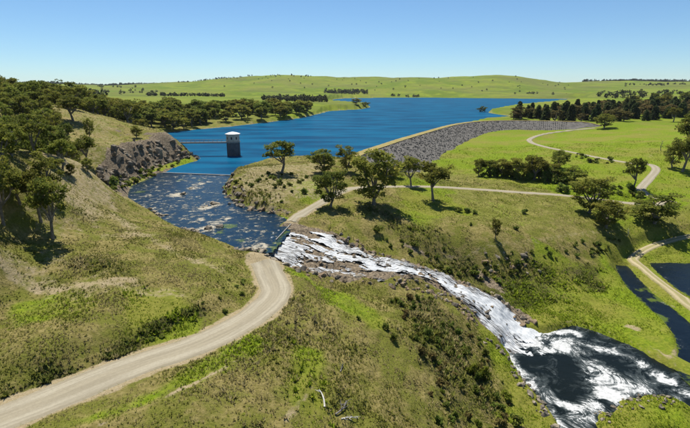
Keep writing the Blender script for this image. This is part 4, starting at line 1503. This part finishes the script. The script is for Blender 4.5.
wood(scatter(RIGHTW, 28, 13.0, 10), FARW, 14, 13, 'gum_tree', 'gum on the far right rise beyond the pine plantation', 'gums on the far right rise', 9)

# the woods too far to tell trees apart
def far_wood(name, label, bands, seed):
    rs = np.random.default_rng(seed)
    cents, sizes, tint = [], [], []
    for (u0, v0, u1, v1, d0, d1, n, hh, sv) in bands:
        for i in range(n):
            f = rs.uniform()
            dd = rs.uniform(d0, d1)
            x = (u0 + (u1 - u0) * f - 345) / FPX * dd * 1.035
            y = dd
            z = float(ground(x, y)[0])
            h_ = hh * rs.uniform(.6, 1.2)
            k = 34
            v = rs.normal(size=(k, 3))
            v /= np.linalg.norm(v, axis=1)[:, None]
            v *= (rs.uniform(.2, 1, k) ** .5)[:, None]
            cents.append(v * np.array([h_ * .52, h_ * .52, h_ * .5]) + np.array([x, y, z + h_ * .5]))
            sizes.append(h_ * .33 * rs.uniform(.6, 1.2, k))
            ct = rs.uniform()
            tint.append(np.stack([np.clip(ct + rs.normal(0, .2, k), 0, 1), rs.uniform(0, .8, k), np.zeros(k)], -1))
    me = leaf_mesh(name, np.vstack(cents), np.concatenate(sizes), np.vstack(tint), rs, MAT_FARLEAF)
    tag(link(name, me), label, kind='stuff')
MAT_FARLEAF = leafmat('far_leaves', ((.022, .032, .012), (.042, .052, .018), (.06, .06, .02)), .2)
far_wood('distant_wood', 'dark wood along the skyline behind the left shore', [(-20,0,185,0,4000,4300,800,22,0),(190,0,240,0,3150,3350,60,9,0)], 1)
far_wood('distant_wood', 'dark wood on the far right skyline', [(565,0,720,0,3900,4400,600,22,0),(600,0,720,0,2600,3000,60,11,0)], 2)
far_wood('distant_wood', 'dark tree belts on the slopes beyond the lake', [(326,0,366,0,2250,2400,120,12,0),(160,0,232,0,1380,1440,80,10,0),(268,0,328,0,1000,1250,110,11,0),(0,0,170,0,1500,2600,120,11,0),(388,0,420,0,2120,2160,10,13,0),
         (470,0,560,0,2130,2160,8,11,0),(240,0,320,0,3100,3300,25,10,0),(230,0,560,0,2300,3200,70,8,0),(0,0,120,0,480,900,150,13,0),(580,0,720,0,1100,1900,110,12,0)], 3)

# ------------------------------------------------------------------ shrubs
def shrub_at(u, v, wpx, label, group=None, kinds=BUSH, tall=1.0, r=random):
    x, y, z = sight(u, v)
    s = wpx / FPX * depth_of(x, y, z) / 1.5
    return plant('shrub', r.choice(kinds), x, y, z - .03, s, s * tall, label, 'shrub', group, ('stem', 'foliage'), r)
rr_ = random.Random(4)
for (u, v, w, t, label) in [(430,301,8,1.1,'dark round shrub highest on the near slope'),(385,330,9,1.2,'brownish shrub in the middle of the near slope'),(359,320,6,1.2,'small russet shrub left of the middle of the near slope'),
    (393,340,10,1.2,'dark shrub pair partner low in the middle slope'),(458,212,10,.9,'left dark bush of the low thicket on the terrace'),(467,212,9,.9,'middle dark bush of the low thicket on the terrace'),(474,214,8,.9,'right dark bush of the low thicket on the terrace'),
    (525,214,9,1.0,'dark bush alone in the middle of the terrace'),(516,230,7,1.0,'small bush right of the lone terrace tree'),(471,226,4,1.3,'tiny dark bush left of the lone terrace tree'),
    (641,197,9,1.2,'dark bush at the bend of the loop track')]:
    shrub_at(u, v, w, label, tall=t, r=rr_)
def thicket(pts, z, n, sep, wid, label, group, seed, kinds=BUSH, tall=1.0):
    r = random.Random(seed)
    for x, y in scatter(np.array([P(u, v, zz) for (u, v), zz in zip(pts, z)]), n, sep, seed):
        if fd_at(x, y) < 1.0:
            continue
        s = wid * math.exp(r.gauss(0, .35)) / 1.5
        plant('shrub', r.choice(kinds), x, y, float(ground(x, y)[0]) - .03, s, s * tall * r.uniform(.8, 1.3), label, 'shrub', group, ('stem', 'foliage'), r)
def fd_at(x, y):
    d, v = dist_line(np.array([x]), np.array([y]), FALL)
    p = min(sdf(np.array([x]), np.array([y]), POOL)[0], sdf(np.array([x]), np.array([y]), SIDE)[0], sdf(np.array([x]), np.array([y]), RIVER)[0])
    rd = min(dist_line(np.array([x]), np.array([y]), pl[:, :2])[0] - hw for pl, hw in ROADS.values())
    return min(d[0] - v[0, 1], p, rd)
thicket([(385,295),(430,300),(470,325),(495,355),(505,385),(520,428),(420,428),(430,380),(410,330)], [-5,-8,-12,-16,-17,-17,-9,-10,-7], 84, 1.3, 1.3, 'low leafy shrub in the scrub on the near slope down to the pool', 'shrubs on the near slope', 1, kinds=BUSH + BUSHR + BUSHG[:1], tall=1.25)
thicket([(370,230),(430,240),(490,251),(560,243),(625,232),(610,252),(540,268),(500,282),(440,262),(385,244)], [-3,-5.5,-8.5,-10.5,-12,-15,-15,-14.5,-9,-5.5], 56, 1.9, 1.7, 'low shrub on the scrubby gully slope under the terrace rim', 'shrubs on the gully slope', 2)
thicket([(0,388),(110,346),(205,304),(215,312),(110,358),(0,400)], [1.2,1.6,1,.6,.8,.6], 26, 1.2, .8, 'small brown-green shrub on the cut bank above the gravel road', 'shrubs above the gravel road', 3, tall=.7)
thicket([(552,183),(645,192),(640,201),(560,192)], [-5.8,-7.5,-8.8,-6.3], 30, 2.6, 2.4, 'dark bush in the thicket strip just above the dirt road', 'bushes above the dirt road', 4)
thicket([(482,176),(575,180),(572,184),(482,180)], [-6,-5,-5.6,-6.4], 18, 2.6, 5.2, 'dark bush filling a gap in the field tree row', 'bushes filling the field row', 14, kinds=BUSH, tall=1.25)
thicket([(572,153),(620,163),(600,166),(568,158)], [-3.2,-3.3,-3.8,-3.4], 16, 3.0, 2.2, 'dark low bush below the loop track on the green field', 'bushes below the loop track', 5, tall=.8)
thicket([(100,188),(112,172),(150,160),(190,158),(170,168),(130,180)], [8,7,5,2,1,2], 30, 2.2, 2.3, 'shrub clinging to the dark lakeside cliff', 'shrubs on the cliff', 6)
thicket([(232,186),(250,172),(320,176),(318,196),(290,206),(250,200)], [2.5,5,3.6,2,1.5,2], 28, 2.4, 1.8, 'low shrub on the dry headland between lake and river', 'shrubs on the headland', 7)
thicket([(114,198),(124,184),(150,174),(165,171),(150,180),(128,192)], [1,.8,.6,.4,-.1,0], 24, 1.6, 1.8, 'bright green waterside bush along the left river bank', 'waterside bushes', 8, kinds=BUSHG, tall=.6)
thicket([(224,182),(229,184),(232,196),(250,205),(287,216),(284,219),(246,208),(226,197)], [.3,.4,.4,.4,.4,.1,.1,.1], 26, 1.5, 1.7, 'bright green waterside bush along the headland river bank', 'headland waterside bushes', 15, kinds=BUSHG, tall=.5)
thicket([(200,285),(250,275),(258,300),(225,310)], [1.6,-.1,-.2,.5], 12, 1.6, 1.0, 'small shrub beside the bend of the gravel road', 'shrubs by the road bend', 9, tall=.8)

# ------------------------------------------------------------------ grass tussocks
def tussocks(name, label, n, box_, size, blades, seed, heath=False):
    rs = np.random.default_rng(seed)
    x = rs.uniform(box_[0], box_[1], n * 3)
    y = rs.uniform(box_[2], box_[3], n * 3)
    i = np.clip(np.searchsorted(gx, x), 0, NXg - 1)
    j = np.clip(np.searchsorted(gy, y), 0, NYg - 1)
    p = (1 - np.clip(dirt[j, i] * 1.1, 0, 1)) * (1 - np.clip(rock[j, i] * 1.3, 0, 1)) * (.28 + 1.1 * smooth((fbm(x, y, 4.5, 5, 4) - .34) / .34))
    z = ground(x, y)
    if heath:
        p = p * np.clip(scrub[j, i] * 1.6 - .25, 0, 1) * smooth((fbm(x, y, 3.5, 83, 3) - .38) / .2)
    keep = rs.uniform(size=len(x)) < p
    keep &= np.abs(x / (y * CP + (CAM_H - z) * SP)) < .80
    for pg_, zz in ((RIVER, RZ), (POOL, PZ), (SIDE, PZ + .12), (POND, -19.3), (LAKE, 0)):
        keep &= ~(inside(x, y, pg_) & (z < zz + .15))
    for pl, hw in ROADS.values():
        keep &= dist_line(x, y, pl[::3, :2]) > hw * rs.uniform(.86, 1.15, len(x))
    dl, vl = dist_line(x, y, FALL[::2])
    keep &= dl > vl[:, 1] * .95
    cd2 = dist_line(x, y, CREST[::3])
    keep &= cd2 > 24
    x, y, z, i, j = (a[keep][:n] for a in (x, y, z, i, j))
    n = len(x)
    lu, scb = lush[j, i], scrub[j, i]
    ds = np.hypot(x, y)
    S_ = size * rs.uniform(.55, 1.45, n) * (1 + .5 * scb) * (.45 + fbm(x, y, 5, 15, 3) * 1.2)
    # blades lean outwards from the tussock's foot
    a = rs.uniform(0, 6.283, (n, blades))
    out = rs.uniform(.15, .75, (n, blades))
    hgt = rs.uniform(.45, 1.0, (n, blades)) * S_[:, None]
    wd_ = .17 * S_[:, None] * rs.uniform(.7, 1.4, (n, blades))
    cx, cy = np.cos(a), np.sin(a)
    fx = x[:, None] + cx * S_[:, None] * .18
    fy = y[:, None] + cy * S_[:, None] * .18
    zb = z[:, None] - .04
    v0 = np.stack([fx - cy * wd_, fy + cx * wd_, zb + 0 * fx], -1)
    v1 = np.stack([fx + cy * wd_, fy - cx * wd_, zb + 0 * fx], -1)
    v2 = np.stack([fx + cx * out * S_[:, None] * .8, fy + cy * out * S_[:, None] * .8, zb + hgt], -1)
    V = np.stack([v0, v1, v2], 2).reshape(-1, 3)
    F = np.arange(len(V)).reshape(-1, 3)
    t = rs.uniform(size=n)[:, None]
    dryc = np.array([.235, .20, .070]) * (1 - t) + np.array([.36, .305, .14]) * t
    olic = np.array([.125, .140, .020]) * (1 - t) + np.array([.22, .215, .045]) * t
    grnc = np.array([.135, .205, .008]) * (1 - t) + np.array([.265, .325, .022]) * t
    scc = np.array([.080, .120, .016]) * (1 - t) + np.array([.20, .20, .050]) * t
    nm_ = fbm(x, y, 7, 29, 3)[:, None] + rs.normal(0, .13, n)[:, None]
    c = np.where(nm_ > .52, dryc, olic)
    c = np.where((lu[:, None] + rs.normal(0, .18, n)[:, None]) > .5, grnc, c)
    c = np.where((scb[:, None] + rs.normal(0, .2, n)[:, None]) > .62, scc, c)
    me = mesh_np(name, V, F, MAT_TUSSOCK, False)
    vattr(me, 'tint', np.repeat(c, blades * 3, axis=0))
    tag(link(name, me), label, kind='stuff')

m = NT('tussock_grass')
tc = m.attr('tint').outputs['Color']
geo = m.n('NewGeometry')
up = m.n('VectorMath', operation='MULTIPLY_ADD')      # normals tilted upwards to lighten blades seen against the sun
m.l(geo.outputs['Normal'], up.inputs[0])
up.inputs[1].default_value = (.45, .45, .45)
up.inputs[2].default_value = (0, 0, .8)
nrm = m.n('VectorMath', operation='NORMALIZE')
m.l(up.outputs[0], nrm.inputs[0])
b1 = m.bsdf(tc, .85, .1, nrm.outputs[0])
b2 = m.n('BsdfTranslucent')
m.l(tc, b2.inputs['Color'])
mx = m.n('MixShader')
mx.inputs[0].default_value = .3
m.l(b1, mx.inputs[1])
m.l(b2.outputs[0], mx.inputs[2])
MAT_TUSSOCK = m.done(mx.outputs[0])
tussocks('tussock_grass', 'rough tussock grass over the near slopes', 62000, (-75, 65, 38, 112), .23, 7, 1)
tussocks('tussock_grass', 'grass tufts over the middle banks and the valley floor', 50000, (-120, 135, 95, 200), .28, 5, 2)
tussocks('tussock_grass', 'grass tufts over the far field and the left hill', 20000, (-190, 210, 180, 330), .42, 4, 3)
tussocks('heath_scrub', 'knee-high heath scrub on the near slopes and the gully side', 30000, (-60, 100, 40, 150), .5, 9, 4, True)

# ------------------------------------------------------------------ the air
m = NT('haze_air')
pv = m.n('VolumePrincipled')
pv.inputs['Color'].default_value = (.80, .88, .95, 1)
pv.inputs['Density'].default_value = 0.000022
m.l(pv.outputs[0], m.out.inputs['Volume'])
bm = bmesh.new()
box(bm, 0, 5200, 100, 18600, 11900, 300)
me = bpy.data.meshes.new('haze')
bm.to_mesh(me)
bm.free()
me.materials.append(m.m)
tag(link('haze', me), 'thin pale haze over the far hills', kind='stuff')

# ------------------------------------------------------------------ single out the members of small groups by their order
ORD = 'first second third fourth fifth sixth seventh eighth ninth tenth eleventh twelfth thirteenth fourteenth fifteenth sixteenth'.split()
groups = {}
for o in COL.objects:
    if o.parent is None and 'group' in o:
        groups.setdefault(o['group'], []).append(o)
for gname, members in groups.items():
    if len(members) <= 16:
        members.sort(key=lambda o: o.location.x / depth_of(*o.location))
        for i, o in enumerate(members):
            o['label'] = o['label'] + ', ' + ORD[i] + ' from the left'
